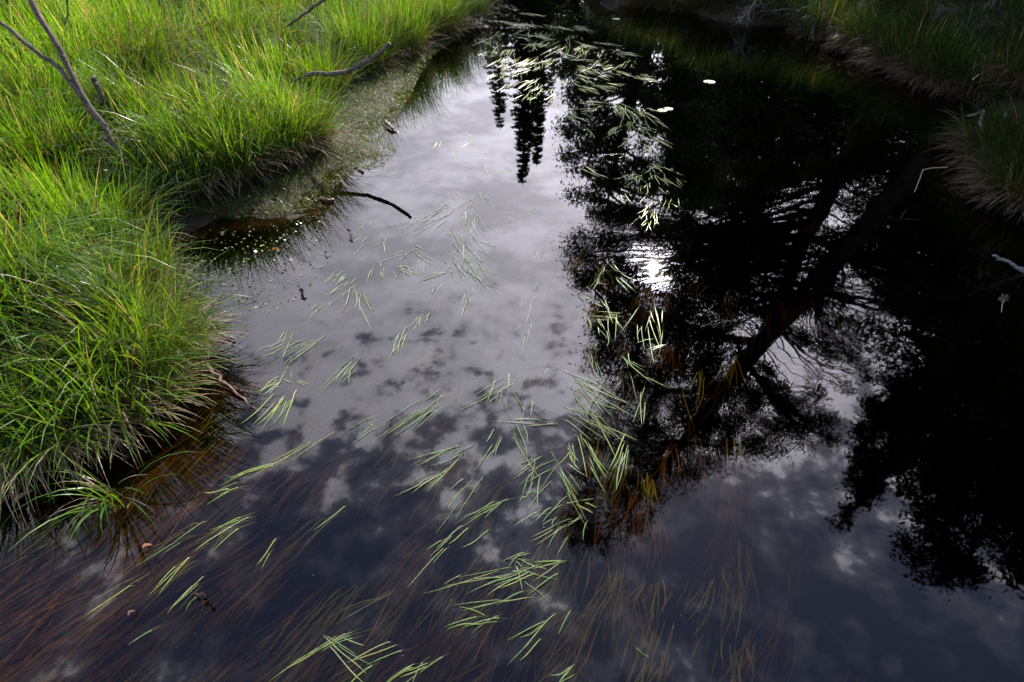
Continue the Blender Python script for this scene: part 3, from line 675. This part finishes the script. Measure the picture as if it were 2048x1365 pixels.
for x, y, dx, dy, n in [(1225, 200, 30, 25, 9), (1200, 215, -30, 8, 6), (1245, 215, -8, 24, 7), (1280, 222, 30, 26, 9), (1262, 238, -18, 20, 7), (1275, 250, 26, 14, 8), (1290, 270, 40, 18, 7), (1300, 285, 8, 26, 8),
       (1245, 255, -20, 16, 6), (1255, 280, -15, 12, 5), (1180, 262, 14, 20, 4), (1300, 325, 22, 20, 8), (1290, 345, -24, 14, 7), (1310, 345, 16, 22, 8), (1275, 350, -14, 18, 6), (1300, 365, -6, 18, 6),
       (1300, 395, -12, 24, 6), (1310, 420, -14, 30, 6), (1295, 435, -10, 22, 5), (1240, 385, 8, 28, 3), (1350, 350, 12, 18, 4), (1345, 395, -8, 28, 4), (1170, 335, 30, 18, 5), (1135, 230, 26, 14, 7), (1245, 310, -26, 4, 4), (1165, 205, 40, 4, 6), (1120, 215, 26, 16, 8)]:
    row = 'above the lily pads' if y < 218 else 'just below lily pad level' if y < 300 else 'in its middle' if y < 380 else 'at its lower end'
    C(x, y, x+dx, y+dy, n, 12, f'{"wide" if n > 6 else "thin"} green bunch of the chain in black reflection, {row}, pointing {"right" if dx > 0 else "left"}', g2, rootspread=9, wmm=11)
g3 = 'faint leaf bits on the bright water'; lab3 = 'faint thin pale leaf bits floating on the brightest sky reflection'
for x, y, dx, dy, n in [(885, 280, -12, 14, 4), (930, 268, 16, 8, 4), (945, 280, -8, 14, 3), (915, 300, 18, 6, 4), (960, 300, 12, 10, 3), (905, 320, 24, 12, 3), (1040, 335, -44, 16, 3), (1085, 345, 26, 4, 2), (930, 350, -14, 16, 4),
       (960, 380, 8, 20, 5), (905, 385, -14, 18, 4), (945, 395, -10, 22, 5), (1060, 420, 20, 8, 3), (1010, 430, 24, 8, 3), (1085, 500, -6, 18, 3), (1090, 540, -8, 40, 3), (1065, 590, -8, 40, 3), (1060, 640, -14, 44, 3), (1110, 700, -10, 40, 2), (1095, 730, -14, 30, 2), (760, 430, -30, 20, 2), (740, 470, -18, 24, 3), (720, 470, -26, 8, 2), (775, 465, -8, 24, 3), (770, 480, -14, 20, 2), (900, 300, 8, 16, 3), (975, 330, -16, 18, 2)]:
    place = 'left of the pale mats' if x < 800 else 'above the pale mats' if y < 360 else 'beside the pale mats' if y < 470 else 'along the tree reflection edge'
    C(x, y, x+dx, y+dy, n, 10, f'faint leaf bits on bright water, {place}, pointing {"right" if dx > 0 else "down" if abs(dx) < 12 else "left"}', g3, rootspread=8, wmm=8, depth=.004)

# ------------------------------------------------------------------ lily pads and drifting leaves
def pad(px, py, r, label, notch=1.0, name='lily_pad'):
    n = 28; V = [(0, 0, 0)]; a = np.linspace(.18, 2*math.pi-.18, n) + notch
    for t in a: V.append((math.cos(t)*r, math.sin(t)*r, .004*abs(math.sin(3*t))))
    for t in a: V.append((math.cos(t)*r*.97, math.sin(t)*r*.97, -.004))
    F = [(0, i, i+1) for i in range(1, n)] + [(i, i+n, i+n+1, i+1) for i in range(1, n)]
    me = bpy.data.meshes.new(name); me.from_pydata(V, [], F); me.update()
    at = me.attributes.new('Col', 'FLOAT_COLOR', 'POINT'); at.data.foreach_set('color', np.tile([.15, .18, .08, 1], len(V)).astype(np.float32))
    o = link(name, me, M_pad, label=label, cat='lily pad'); o.location = gp(px, py, .008); return o
pad(1325, 221, .062, 'left one of two touching pale lily pads')
pad(1337, 218, .060, 'right one of two touching pale lily pads', 3)
pad(1419, 164, .085, 'single lily pad alone on black water', 4)
pad(1232, 38, .085, 'tiny bright lily pad near the top edge right of the drift', 2)
def fallen(px, py, r, label, col, rot):
    n = 7; V = []
    for i in range(n):
        t = i/(n-1); w = math.sin(math.pi*min(1, t*.95+.03))*.32
        for s in (-1, 0, 1): V.append(((t-.5)*r*2, s*w*r, .012 + .012*s*s + .01*math.sin(t*4)))
    F = [(i*3+j, i*3+j+1, i*3+j+4, i*3+j+3) for i in range(n-1) for j in (0, 1)]
    me = bpy.data.meshes.new('fallen_leaf'); me.from_pydata(V, [], F); me.update()
    at = me.attributes.new('Col', 'FLOAT_COLOR', 'POINT'); at.data.foreach_set('color', np.tile([*col, 1], len(V)).astype(np.float32))
    o = link('fallen_leaf', me, M_straw, label=label, cat='leaf'); o.location = gp(px, py, 0); o.rotation_euler = (0, 0, rot)
fallen(297, 1097, .018, 'pinkish fallen leaf drifting left of the brown weed', (.55, .33, .24), .6)
fallen(266, 1230, .013, 'tiny pinkish leaf flake near the bottom left', (.55, .36, .27), 1.1)
fallen(553, 503, .03, 'orange-brown dead leaf in the brown inlet', (.35, .13, .04), .3)
fallen(652, 510, .02, 'small dark red leaf off the inlet', (.16, .06, .03), 2.4)
fallen(48, 1000, .05, 'folded tan leaf hanging under the straw tussock', (.4, .27, .13), 1.3)
stick('twig', [([gp(390, 1185, .02), gp(402, 1192, .03), gp(412, 1205, .005)], [.003, .005, .004]), ([gp(402, 1192, .03), gp(408, 1190, .05), gp(410, 1195, .06)], [.004, .003, .002])], M_wetwood, 'little dark twig floating at the lower left with one leaf', 'twig')

# ------------------------------------------------------------------ weed under the surface
FLOW = [(100, 1250, -.85, .5), (300, 1100, -.85, .52), (500, 1000, -.8, .6), (700, 1150, -.72, .7), (600, 750, -.72, .7), (850, 1250, -.65, .75), (1000, 1100, -.55, .8), (1100, 1280, -.45, .9), (1300, 1250, -.2, 1), (1500, 1200, -.03, 1),
        (1250, 800, -.1, 1), (1400, 700, -.05, 1), (1350, 900, .15, 1), (1600, 900, 0, 1), (900, 850, -.65, .75), (750, 550, -.6, .8), (1000, 600, -.3, .9), (1100, 250, -.5, .6), (1300, 350, -.3, .9)]
FP = np.array([f[:2] for f in FLOW], float); FD = np.array([f[2:] for f in FLOW], float)
def flow(px, py):
    w = 1/(((FP - [px, py])**2).sum(1) + 9000); d = (FD*w[:, None]).sum(0)/w.sum(); return d/np.linalg.norm(d)
def weed(name, n, zlo, zhi, region, lens, wid, cols, label, wav=1.0):
    roots = []; az = []; Ls = []
    while len(roots) < n:
        x, y, s = region()
        cnt = int(rng.integers(4, 15)); z = rng.uniform(zlo, zhi)
        base = gp(x, y, z); g = ground(base[None, :2])[0]
        if g > z - .03 or seg_dist(base[None, :2], LW)[0] < .28: continue
        d = flow(x, y); e = gp(x + d[0]*6, y + d[1]*6, z) - base; a0 = math.atan2(e[1], e[0]) + rng.normal(0, .12)
        l0 = rng.uniform(*lens)
        for k in range(cnt):
            roots.append(base + np.array([rng.normal(0, .03), rng.normal(0, .03), rng.normal(0, .02)])); az.append(a0 + rng.normal(0, .13)); Ls.append(l0*rng.uniform(.6, 1.1))
    roots = np.array(roots); n = len(roots); az = np.array(az); L = np.array(Ls)
    roots[:, 2] = np.minimum(roots[:, 2], -.012)
    k = rng.integers(0, len(cols), n); c = np.array(cols)[k]*rng.uniform(.6, 1.3, (n, 1))
    rise = rng.uniform(-.0, .10, n); th0 = R(90) - rise; th1 = R(90) - rise*.0 + rng.uniform(0, .05, n)
    top = roots[:, 2] + np.sin(rise)*L*.5; roots[:, 2] -= np.maximum(0, top + .006)
    # sway sideways by curving the heading: blades() side term does it
    return blades(name, roots, L, az, th0, th1, rng.uniform(*wid, n), c*.8, c, 10, M_weed, label=label, cat='water weed', kind='stuff', twist=.6, wave=.022)
BR = [(.23, .115, .04), (.20, .11, .04), (.25, .15, .05), (.18, .14, .04), (.22, .19, .04)]
OL = [(.28, .31, .04), (.33, .29, .05), (.22, .30, .05)]
def patch(x, y): return vnoise(np.array([[x, y]])/260.0, 1.0)[0]*.65 + vnoise(np.array([[x+500, y]])/90.0, 1.0)[0]*.35
def regA():
    while 1:
        x, y = rng.uniform(-150, 1950), rng.uniform(560, 1480)
        p = .10
        if x < 1000 and y > 850: p = 1
        elif x > 1000 and y > 1100: p = .28*max(0, 1 - max(0, x - 1150)/600)
        elif x < 900 and y > 650: p = .35
        elif x > 1150: p = .2*max(0, 1 - max(0, x - 1300)/300)
        if rng.random() < p and patch(x, y) > rng.uniform(.2, .68): return x, y, 1
weed('submerged_weed', 4300, -.20, -.02, regA, (.2, .6), (.0035, .007), BR, 'reddish-brown weed streaming under the surface of the stream')
def regB():
    while 1:
        x, y = rng.uniform(-100, 1500), rng.uniform(500, 1450)
        if rng.random() < (.9 if (y > 900 or x > 1150) else .3)*(1 if x < 1250 else .4) and patch(x+300, y) > .5: return x, y, 1
weed('submerged_weed', 900, -.08, -.015, regB, (.15, .38), (.005, .009), OL, 'olive weed blades just under the surface')
def regC():
    return 1020 + 700*rng.random()**1.5, rng.uniform(20, 620), 1
weed('submerged_weed', 800, -.30, -.14, regC, (.3, .6), (.004, .008), BR, 'brown weed under the black tree reflection upstream')

# ------------------------------------------------------------------ scum and sprouts on the mud shelf
mudpoly = np.vstack([P2([(300, 430), (430, 440), (540, 440), (650, 415), (670, 375), (705, 345), (765, 333), (795, 300), (768, 265), (800, 230), (823, 190), (840, 150), (865, 112), (930, 70),
                         (925, 62), (835, 105), (710, 160), (620, 215), (635, 300), (580, 350), (500, 390), (420, 412), (300, 400)])])
def flecks(name, P, size, cols, label, z=None, lift=.012, mat=None, cat='scum'):
    n = len(P); zz = np.maximum(ground(P), 0.0) + .004 + rng.uniform(0, lift, n) if z is None else np.full(n, z) + rng.uniform(0, .004, n)
    s = rng.uniform(*size, n); a = rng.uniform(0, 2*math.pi, n); el = rng.uniform(.4, 1, n)
    u = np.c_[np.cos(a), np.sin(a), rng.normal(0, .25, n)]*s[:, None]; v = np.c_[-np.sin(a), np.cos(a), rng.normal(0, .25, n)]*(s*el)[:, None]
    c = np.c_[P, zz]; V = np.stack([c-u, c-v*.8, c+u, c+v*.8], 1).reshape(-1, 3); b = np.arange(n)*4
    col = np.array(cols)[rng.integers(0, len(cols), n)]*rng.uniform(.6, 1.3, (n, 1))
    return link(name, mesh_quads(name, V, np.c_[b, b+1, b+2, b+3], np.repeat(col, 4, 0), False), mat or M_grass, label=label, cat=cat, kind='stuff')
Pm = scatter(mudpoly, 36000, mudpoly.min(0), mudpoly.max(0)); k = vnoise(Pm, .25)*.6 + vnoise(Pm, .09)*.5 > .40
flecks('scum_mat', Pm[k], (.003, .010), [(.05, .10, .012), (.085, .125, .016), (.03, .05, .01), (.05, .045, .02)], 'yellow-green duckweed scum over the wet mud shelf', mat=M_scum)
Pd = scatter(mudpoly, 9000, mudpoly.min(0), mudpoly.max(0))
n = len(Pd); b_, t_ = grass_cols(n, .08, .6); t_ *= .8
blades('shelf_sprouts', np.c_[Pd, np.maximum(ground(Pd), -.02)], rng.uniform(.02, .11, n), rng.uniform(0, 6.28, n), rng.uniform(0, .8, n), rng.uniform(.6, 2.0, n), rng.uniform(.002, .005, n), b_, t_, 4, M_grass,
       label='short thin sprouts and straw bits on the mud shelf', cat='sprouts', kind='stuff')
inl = P2([(330, 490), (420, 460), (540, 450), (640, 430), (680, 470), (660, 520), (600, 600), (500, 640), (420, 620), (360, 560)])
Pi = scatter(inl, 420, inl.min(0), inl.max(0)); flecks('floating_bits', Pi, (.004, .016), [(.17, .2, .06), (.2, .17, .09), (.12, .15, .04)], 'scattered small leaf bits floating on the brown inlet', z=.002, mat=M_float)
allw = P2([(420, 640), (900, 100), (1350, 60), (1900, 300), (2000, 900), (1900, 1350), (200, 1350), (450, 900)])
Pi = scatter(allw, 380, allw.min(0), allw.max(0)); flecks('floating_bits', Pi, (.002, .005), [(.3, .27, .2), (.2, .2, .12)], 'tiny specks drifting all over the stream', z=.002, mat=M_float)

# ------------------------------------------------------------------ trees (seen mirrored in the water, some out of frame for shade)
def leaf_cloud(centers, rad, per, size, aspect=.35, seed=0, flat=.7):
    rg = np.random.default_rng(seed); n = len(centers)*per
    c = np.repeat(centers, per, 0); r = np.repeat(rad, per)
    d = rg.normal(0, .5, (n, 3)); d[:, 2] *= flat; c = c + d*r[:, None]
    u = rg.normal(0, 1, (n, 3)); u /= np.linalg.norm(u, axis=1)[:, None]
    v = np.cross(u, rg.normal(0, 1, (n, 3))); v /= np.linalg.norm(v, axis=1)[:, None] + 1e-9
    s = rg.uniform(.6, 1.3, n)*size; u *= s[:, None]; v *= (s*aspect)[:, None]
    V = np.stack([c-u, c-v, c+u, c+v], 1).reshape(-1, 3); b = np.arange(n)*4
    return V, np.c_[b, b+1, b+2, b+3]
def poly_pts(poly, n, holes=()):
    poly = np.array(poly, float); out = []
    while len(out) < n:
        q = rng.uniform(poly.min(0), poly.max(0))
        if inside(q[None], poly)[0] and not any(((q[0]-h[0])/h[2])**2 + ((q[1]-h[1])/h[3])**2 < 1 for h in holes): out.append(q)
    return out
def gap_keep(P, r0=15):
    # the crown is open where the sun stands behind it
    t = P + np.array([0, 0, CAM_H]); Z = t[:, 1]*cp + t[:, 2]*sp
    u = t[:, 0]/Z*FPX + 1024; v = (t[:, 2]*cp - t[:, 1]*sp)/Z*FPX + 682.5
    d = np.hypot(u - 1305, v - 540)
    return (d > r0) & (rng.random(len(P)) < .4 + .6*sm(d, r0, 42))
def crown_tree(name, label, trunks, polys, leafcol, leafsize, seed, cat='tree', twig_r=.012, aspect=.35):
    """trunks: list of (points, radii); polys: (outline, n, D0, D1, cluster_r, per, holes)"""
    base = np.array(trunks[0][0][0]); base[2] = ground(base[None, :2])[0] - .05
    o = empty(name, base, label=label, cat=cat)
    tp = [curve(t, 24, .03, seed+i) for i, (t, r) in enumerate(trunks)]
    link('trunk', tube_mesh('trunk', [(p - base, r) for p, (t, r) in zip(tp, trunks)], sides=9, knob=.06), M_bark, o)
    tall = np.vstack(tp)
    cs, rs, limbs = [], [], []; per0 = polys[0][5]
    Vs, Qs, off = [], [], 0
    for poly, n, D0, D1, cr, per, holes in polys:
        q = poly_pts(poly, n, holes); c = np.array([mir(x, y, rng.uniform(D0, D1)) for x, y in q]); r = rng.uniform(.6, 1.25, n)*cr
        V, Q = leaf_cloud(c - base, r, per, leafsize, aspect, seed)
        g = gap_keep(V.reshape(-1, 4, 3).mean(1) + base); V = V.reshape(-1, 4, 3)[g].reshape(-1, 3); Q = Q[:len(V)//4]; Vs.append(V); Qs.append(Q + off); off += len(V)
        for ci in c:
            low = tall[tall[:, 2] < ci[2] - .15]
            if not len(low): continue
            j = low[np.argmin(np.linalg.norm(low - ci, axis=1) + .3*np.abs(low[:, 2] - ci[2] + .6))]
            if not gap_keep(np.array([ci, j, (ci+j)/2]), 34).all(): continue
            mid = (j + ci)/2 + rng.normal(0, .12, 3) + [0, 0, .1]; L = np.linalg.norm(ci - j)
            cv = curve([j, mid, ci], 8, .03, seed); limbs.append((cv - base, [twig_r*(.6 + L*.45), twig_r*.35]))
            for w in range(5):
                e = ci + rng.normal(0, 1, 3)*cr*.6; limbs.append((np.array([cv[-3], (cv[-3]+e)/2 + rng.normal(0, .04, 3), e]) - base, [twig_r*.45, twig_r*.25]))
    link('branches', tube_mesh('branches', limbs, sides=4, knob=.05), M_bark, o)
    V = np.vstack(Vs); col = np.repeat(np.array(leafcol)*rng.uniform(.6, 1.3, (len(V)//4, 1)), 4, 0)
    link('crown', mesh_quads('crown', V, np.vstack(Qs), col, False), M_needle, o)
    return o
sunhole = (1303, 540, 34, 34)
crown_tree('bank_alder', 'bushy dark alder behind the tip of the right bank, mirrored between leaning stems and drift',
    [([mir(1600, 5, 34), mir(1590, 120, 33), mir(1570, 260, 32), mir(1550, 350, 32)], [.3, .25, .16, .03]), ([mir(1600, 20, 34), mir(1500, 160, 32), mir(1470, 330, 31)], [.2, .14, .03]), ([mir(1600, 20, 34), mir(1680, 150, 31), mir(1720, 290, 30)], [.2, .14, .03])],
    [([(1425, 60), (1425, 250), (1440, 420), (1500, 450), (1545, 380), (1600, 350), (1660, 350), (1760, 330), (1790, 200), (1780, 80), (1600, 40)], 330, 28, 34, .75, 120, [(1570, 425, 24, 26)])],
    (.03, .05, .014), .12, 33, twig_r=.03, aspect=.5)
# big leaning pine over the sun glint
crown_tree('leaning_pine', 'big two-stemmed pine leaning from the right bank, mirrored black over the sun glint',
    [([mir(2070, 75, 17.9), mir(1905, 255, 17.54), mir(1800, 380, 17.03), mir(1680, 511, 16.51), mir(1491, 722, 15.48), mir(1400, 840, 14.96), mir(1290, 980, 14.45), mir(1210, 1080, 14.10)], [0.40, 0.33, 0.28, 0.292, 0.206, 0.120, 0.043]),
     ([mir(1850, 70, 18.6), mir(1760, 250, 18.23), mir(1690, 330, 17.89), mir(1635, 421, 17.54), mir(1585, 535, 17.20), mir(1530, 660, 16.68), mir(1480, 760, 16.34)], [0.327, 0.292, 0.258, 0.224, 0.155, 0.052]),
     ([mir(1491, 722, 15.48), mir(1540, 790, 15.65), mir(1600, 850, 15.82), mir(1670, 880, 16.00)], [0.120, 0.086, 0.060, 0.026]),
     ([mir(1520, 690, 15.65), mir(1400, 660, 15.31), mir(1280, 620, 15.14), mir(1160, 560, 15.14)], [0.155, 0.103, 0.069, 0.021]),
     ([mir(1450, 780, 15.31), mir(1330, 780, 14.96), mir(1200, 740, 14.79)], [0.120, 0.086, 0.026])],
    [([(1165, 470), (1135, 510), (1145, 560), (1190, 640), (1180, 700), (1215, 780), (1175, 850), (1140, 960), (1125, 1040), (1140, 1100), (1215, 1110), (1290, 1060), (1335, 985), (1420, 935), (1490, 915), (1500, 800), (1480, 700), (1440, 560), (1330, 470)],
      480, 13.1, 16.5, 0.45, 190, [sunhole, (1210, 510, 22, 18), (1380, 490, 26, 16), (1300, 615, 22, 14), (1335, 520, 22, 22), (1270, 525, 18, 18)]),
     ([(1490, 915), (1560, 905), (1680, 880), (1690, 830), (1640, 840), (1560, 800), (1500, 780)], 80, 14.8, 16.5, 0.36, 110, []),
     ([(1490, 760), (1560, 640), (1640, 560), (1690, 560), (1730, 640), (1740, 760), (1690, 800), (1560, 830)], 120, 15.1, 16.9, 0.3, 60, [(1560, 690, 38, 30), (1600, 740, 40, 40), (1660, 770, 20, 40)]),
     ([(1430, 330), (1560, 330), (1700, 330), (1730, 520), (1640, 620), (1520, 640), (1440, 560)], 230, 16.5, 18.9, 0.41, 140, [(1570, 430, 28, 30), (1625, 390, 20, 34), (1680, 400, 18, 30), (1550, 480, 20, 20), (1610, 540, 16, 16), (1655, 450, 20, 26)]),
     ([(1180, 420), (1330, 430), (1480, 450), (1500, 640), (1440, 640), (1330, 460), (1190, 460)], 130, 16.5, 18.9, 0.45, 170, [sunhole]),
     ([(1700, 250), (1800, 200), (1980, 260), (1990, 520), (1900, 640), (1760, 620), (1720, 480)], 400, 17.0, 19.5, 0.5, 150, [])],
    (.03, .045, .014), .062, 21, twig_r=.018, aspect=.28)
# pale broken leafy tree upstream
crown_tree('alder_tree', 'broad leafy alder upstream, mirrored behind the trailing leaf chain',
    [([mir(1330, 20, 50.40), mir(1290, 120, 49.35), mir(1250, 250, 48.30), mir(1230, 330, 47.25), mir(1215, 400, 46.20)], [.5, .45, .33, .2, .05]),
     ([mir(1400, 20, 50.40), mir(1370, 150, 50.40), mir(1340, 300, 50.40), mir(1330, 400, 50.40)], [.5, .4, .28, .05])],
    [([(1120, 90), (1125, 150), (1140, 200), (1115, 240), (1135, 275), (1125, 320), (1150, 350), (1145, 390), (1180, 430), (1230, 440), (1330, 450), (1420, 440), (1450, 300), (1450, 60), (1200, 30), (1120, 40)], 360, 43, 52, 1.0, 150,
      [(1240, 205, 12, 26), (1215, 150, 10, 14), (1265, 300, 14, 22), (1225, 270, 12, 14), (1200, 120, 9, 12), (1350, 340, 14, 18), (1240, 400, 18, 12)])],
    (.035, .06, .015), 0.15, 31, twig_r=.05, aspect=.5)
crown_tree('right_spruce', 'spruce with a sharp leaning tip and dense black mass, mirrored at lower right',
    [([mir(2080, 330, 10), mir(1980, 560, 9.7), mir(1870, 800, 9.4), mir(1760, 960, 9.1), mir(1668, 1058, 8.9)], [.22, .2, .15, .08, .012])],
    [([(1668, 1056), (1700, 960), (1715, 880), (1740, 800), (1800, 760), (1860, 820), (1800, 940), (1740, 1000), (1690, 1050)], 130, 8.7, 9.6, .17, 70, []),
     ([(1740, 640), (1760, 800), (1800, 900), (1950, 950), (2100, 800), (2100, 560), (1800, 560)], 170, 9.2, 11, .3, 70, [])],
    (.025, .04, .014), .05, 41)
crown_tree('shore_birch', 'wide dark tree crown filling the right side of the water mirror',
    [([mir(2200, 300, 8.2), mir(2130, 600, 8), mir(2050, 850, 7.8), mir(1990, 1000, 7.6), mir(1940, 1120, 7.4)], [.2, .18, .14, .09, .02]), ([mir(2150, 700, 7.9), mir(2080, 950, 7.8), mir(2060, 1130, 7.8)], [.1, .07, .02])],
    [([(1785, 960), (1800, 1060), (1820, 1120), (1830, 1160), (1890, 1165), (1950, 1150), (2040, 1160), (2200, 1150), (2300, 900), (2200, 700), (1950, 780), (1830, 880)], 330, 6.9, 8.6, .22, 80, []),
     ([(1950, 500), (2300, 400), (2400, 900), (2100, 900)], 120, 7.5, 9.5, .3, 60, [])],
    (.03, .05, .014), .05, 51)
# spruces
def spruce_mesh(seed, h=12., r=1.7, dense=1.0):
    rg = np.random.default_rng(seed); V = []; tri = []
    nw = int(h*4.2*dense)
    P = []; 
    for w in range(nw):
        f = (w + rg.uniform(0, .8))/nw; z = h*(.06 + .93*f); L = r*(1 - f)**.85*rg.uniform(.75, 1.15) + .06
        nb = int(7 - 2*f)
        for b in range(nb):
            a = rg.uniform(0, 2*math.pi); l = L*rg.uniform(.6, 1.1); dr = rg.uniform(.15, .45)
            d = np.array([math.cos(a), math.sin(a), 0]); s = np.array([-d[1], d[0], 0])
            nt = max(4, int(l*8))
            for t in np.linspace(.05, 1, nt):
                c = d*l*t + np.array([0, 0, z - dr*l*t*(1.3 - .55*t)])
                tl = .16 + .30*(1-t)*min(1, l)
                for sg in (-1, 1):
                    e = c + (s*sg*tl + d*tl*.7 + np.array([0, 0, -tl*rg.uniform(.1, .9)]))*rg.uniform(.6, 1.3); wv_ = np.array([0, 0, .06]) + d*.05
                    P.append((c - wv_, c + wv_, e))
    P = np.array(P); n = len(P); V = P.reshape(-1, 3)
    lo = np.arange(n*3); col = np.repeat(np.array([.022, .04, .014])*rg.uniform(.6, 1.4, (n, 1)), 3, 0)
    me = mesh_np('crown', V, lo, np.arange(n)*3, np.full(n, 3), col, False); me.materials.append(M_needle)
    tm = tube_mesh('trunk', [(np.array([[0, 0, -.2], [0, 0, h*.5], [0, 0, h]]), [.16*h/12, .09*h/12, .01])], sides=8, knob=.04); tm.materials.append(M_bark)
    return me, tm
SP = [spruce_mesh(1, 14, 1.5), spruce_mesh(2, 12, 2.0), spruce_mesh(3, 10, 2.3, 1.1), spruce_mesh(4, 14, .85, 1.2)]
def spruce(k, x, y, h, label, group=None, wide=1.0, name='spruce_tree'):
    z = ground(np.array([[x, y]]))[0]; H0 = [14, 12, 10, 14][k]
    o = empty(name, (x, y, z), label=label, cat='tree', group=group); s = h/H0; o.scale = (s*wide, s*wide, s); o.rotation_euler = (0, 0, rng.uniform(0, 6.28))
    for me, nm in zip(SP[k], ('crown', 'trunk')): link(nm, me, None, o)
def at_tip(k, px, py, D, label, wide=1.0, group=None):
    p = mir(px, py, D); g = ground(p[None, :2])[0]; spruce(k, p[0], p[1], p[2]-g, label, group, wide)
at_tip(0, 1000, 262, 58, 'far spruce mirrored leftmost, under the pale leaf drift', 1.5)
at_tip(3, 1045, 372, 56, 'tallest slim spruce mirrored pointing down the bright water', 1.6)
at_tip(3, 1073, 335, 58, 'slim spruce mirrored right beside the tallest slim one', 1.5)
at_tip(3, 1062, 300, 60, 'slim spruce mirrored behind the pair of slim ones', 1.6)
at_tip(1, 1100, 215, 62, 'low spruce mirrored between slim spruces and alder', .8)
at_tip(1, 980, 150, 70, 'small far spruce mirrored by the grassy left bank', .8)
at_tip(2, 935, 120, 75, 'lowest far spruce mirrored in the gap by the left bank', .7)
for px_, py_, D in [(968, 45, 74), (990, 80, 78), (1015, 60, 80), (1035, 100, 76), (1060, 120, 80), (1085, 130, 78), (1110, 140, 76), (1010, 120, 72), (1135, 130, 80), (1160, 150, 78), (1185, 140, 82), (1210, 150, 80)]:
    at_tip(int(rng.integers(1, 3)), px_, py_, D, 'low far spruce in the row mirrored along the top of the leaf drift', 1.3, 'far spruces upstream')
for px_, py_, D in [(1345, 420, 62), (1372, 440, 64), (1400, 425, 60), (1355, 390, 66), (1425, 440, 63), (1390, 360, 58)]:
    at_tip(int(rng.integers(1, 3)), px_, py_, D, 'tall far spruce mirrored between the two alders', 1.6, 'tall spruces upstream')
gs = 'spruces of the dark wood on the right'; ls = 'dense dark spruce in the wood behind the right bank'
for px_, py_, D in [(1380, 420, 62), (1440, 380, 62), (1480, 440, 62), (1540, 400, 24), (1600, 330, 22), (1660, 330, 20), (1720, 380, 20), (1780, 560, 20), (1840, 620, 20), (1900, 760, 20), (1960, 820, 20), (2040, 900, 20), (1810, 420, 20), (1880, 480, 20), (1950, 560, 20), (1180, 120, 62), (1260, 140, 62), (1330, 160, 62), (1350, 260, 62), (1400, 300, 62), (1450, 330, 62), (1500, 300, 30), (1520, 340, 34), (1560, 330, 28), (1580, 300, 33), (1630, 320, 28), (1650, 300, 32), (1690, 320, 26), (1740, 340, 24), (1420, 220, 62), (1490, 230, 62), (1550, 220, 23), (1620, 230, 22), (1700, 250, 21), (1770, 420, 26), (1850, 500, 24), (1800, 520, 28), (1880, 600, 27), (1950, 660, 26), (2020, 720, 24), (1730, 380, 30), (1790, 640, 25), (1830, 690, 24), (1760, 600, 27), (1870, 740, 23)]:
    at_tip(int(rng.integers(0, 3)), px_, py_, D, ls, 1.25, gs)
for az_, D in [(60, 10.5), (52, 13), (69, 10), (78, 9.5), (47, 16), (50, 15), (56, 17), (62, 14), (68, 16), (74, 13), (80, 15), (87, 12), (95, 14), (104, 12), (113, 13), (122, 12), (65, 20), (78, 19), (92, 18), (46, 21), (132, 13)]:  # mostly out of frame, added to shade the right bank
    h = .82*D - 2.3 + rng.uniform(-.6, .6)
    spruce(int(rng.integers(0, 3)), math.sin(R(az_))*D, math.cos(R(az_))*D, h, ls, gs, 1.2)
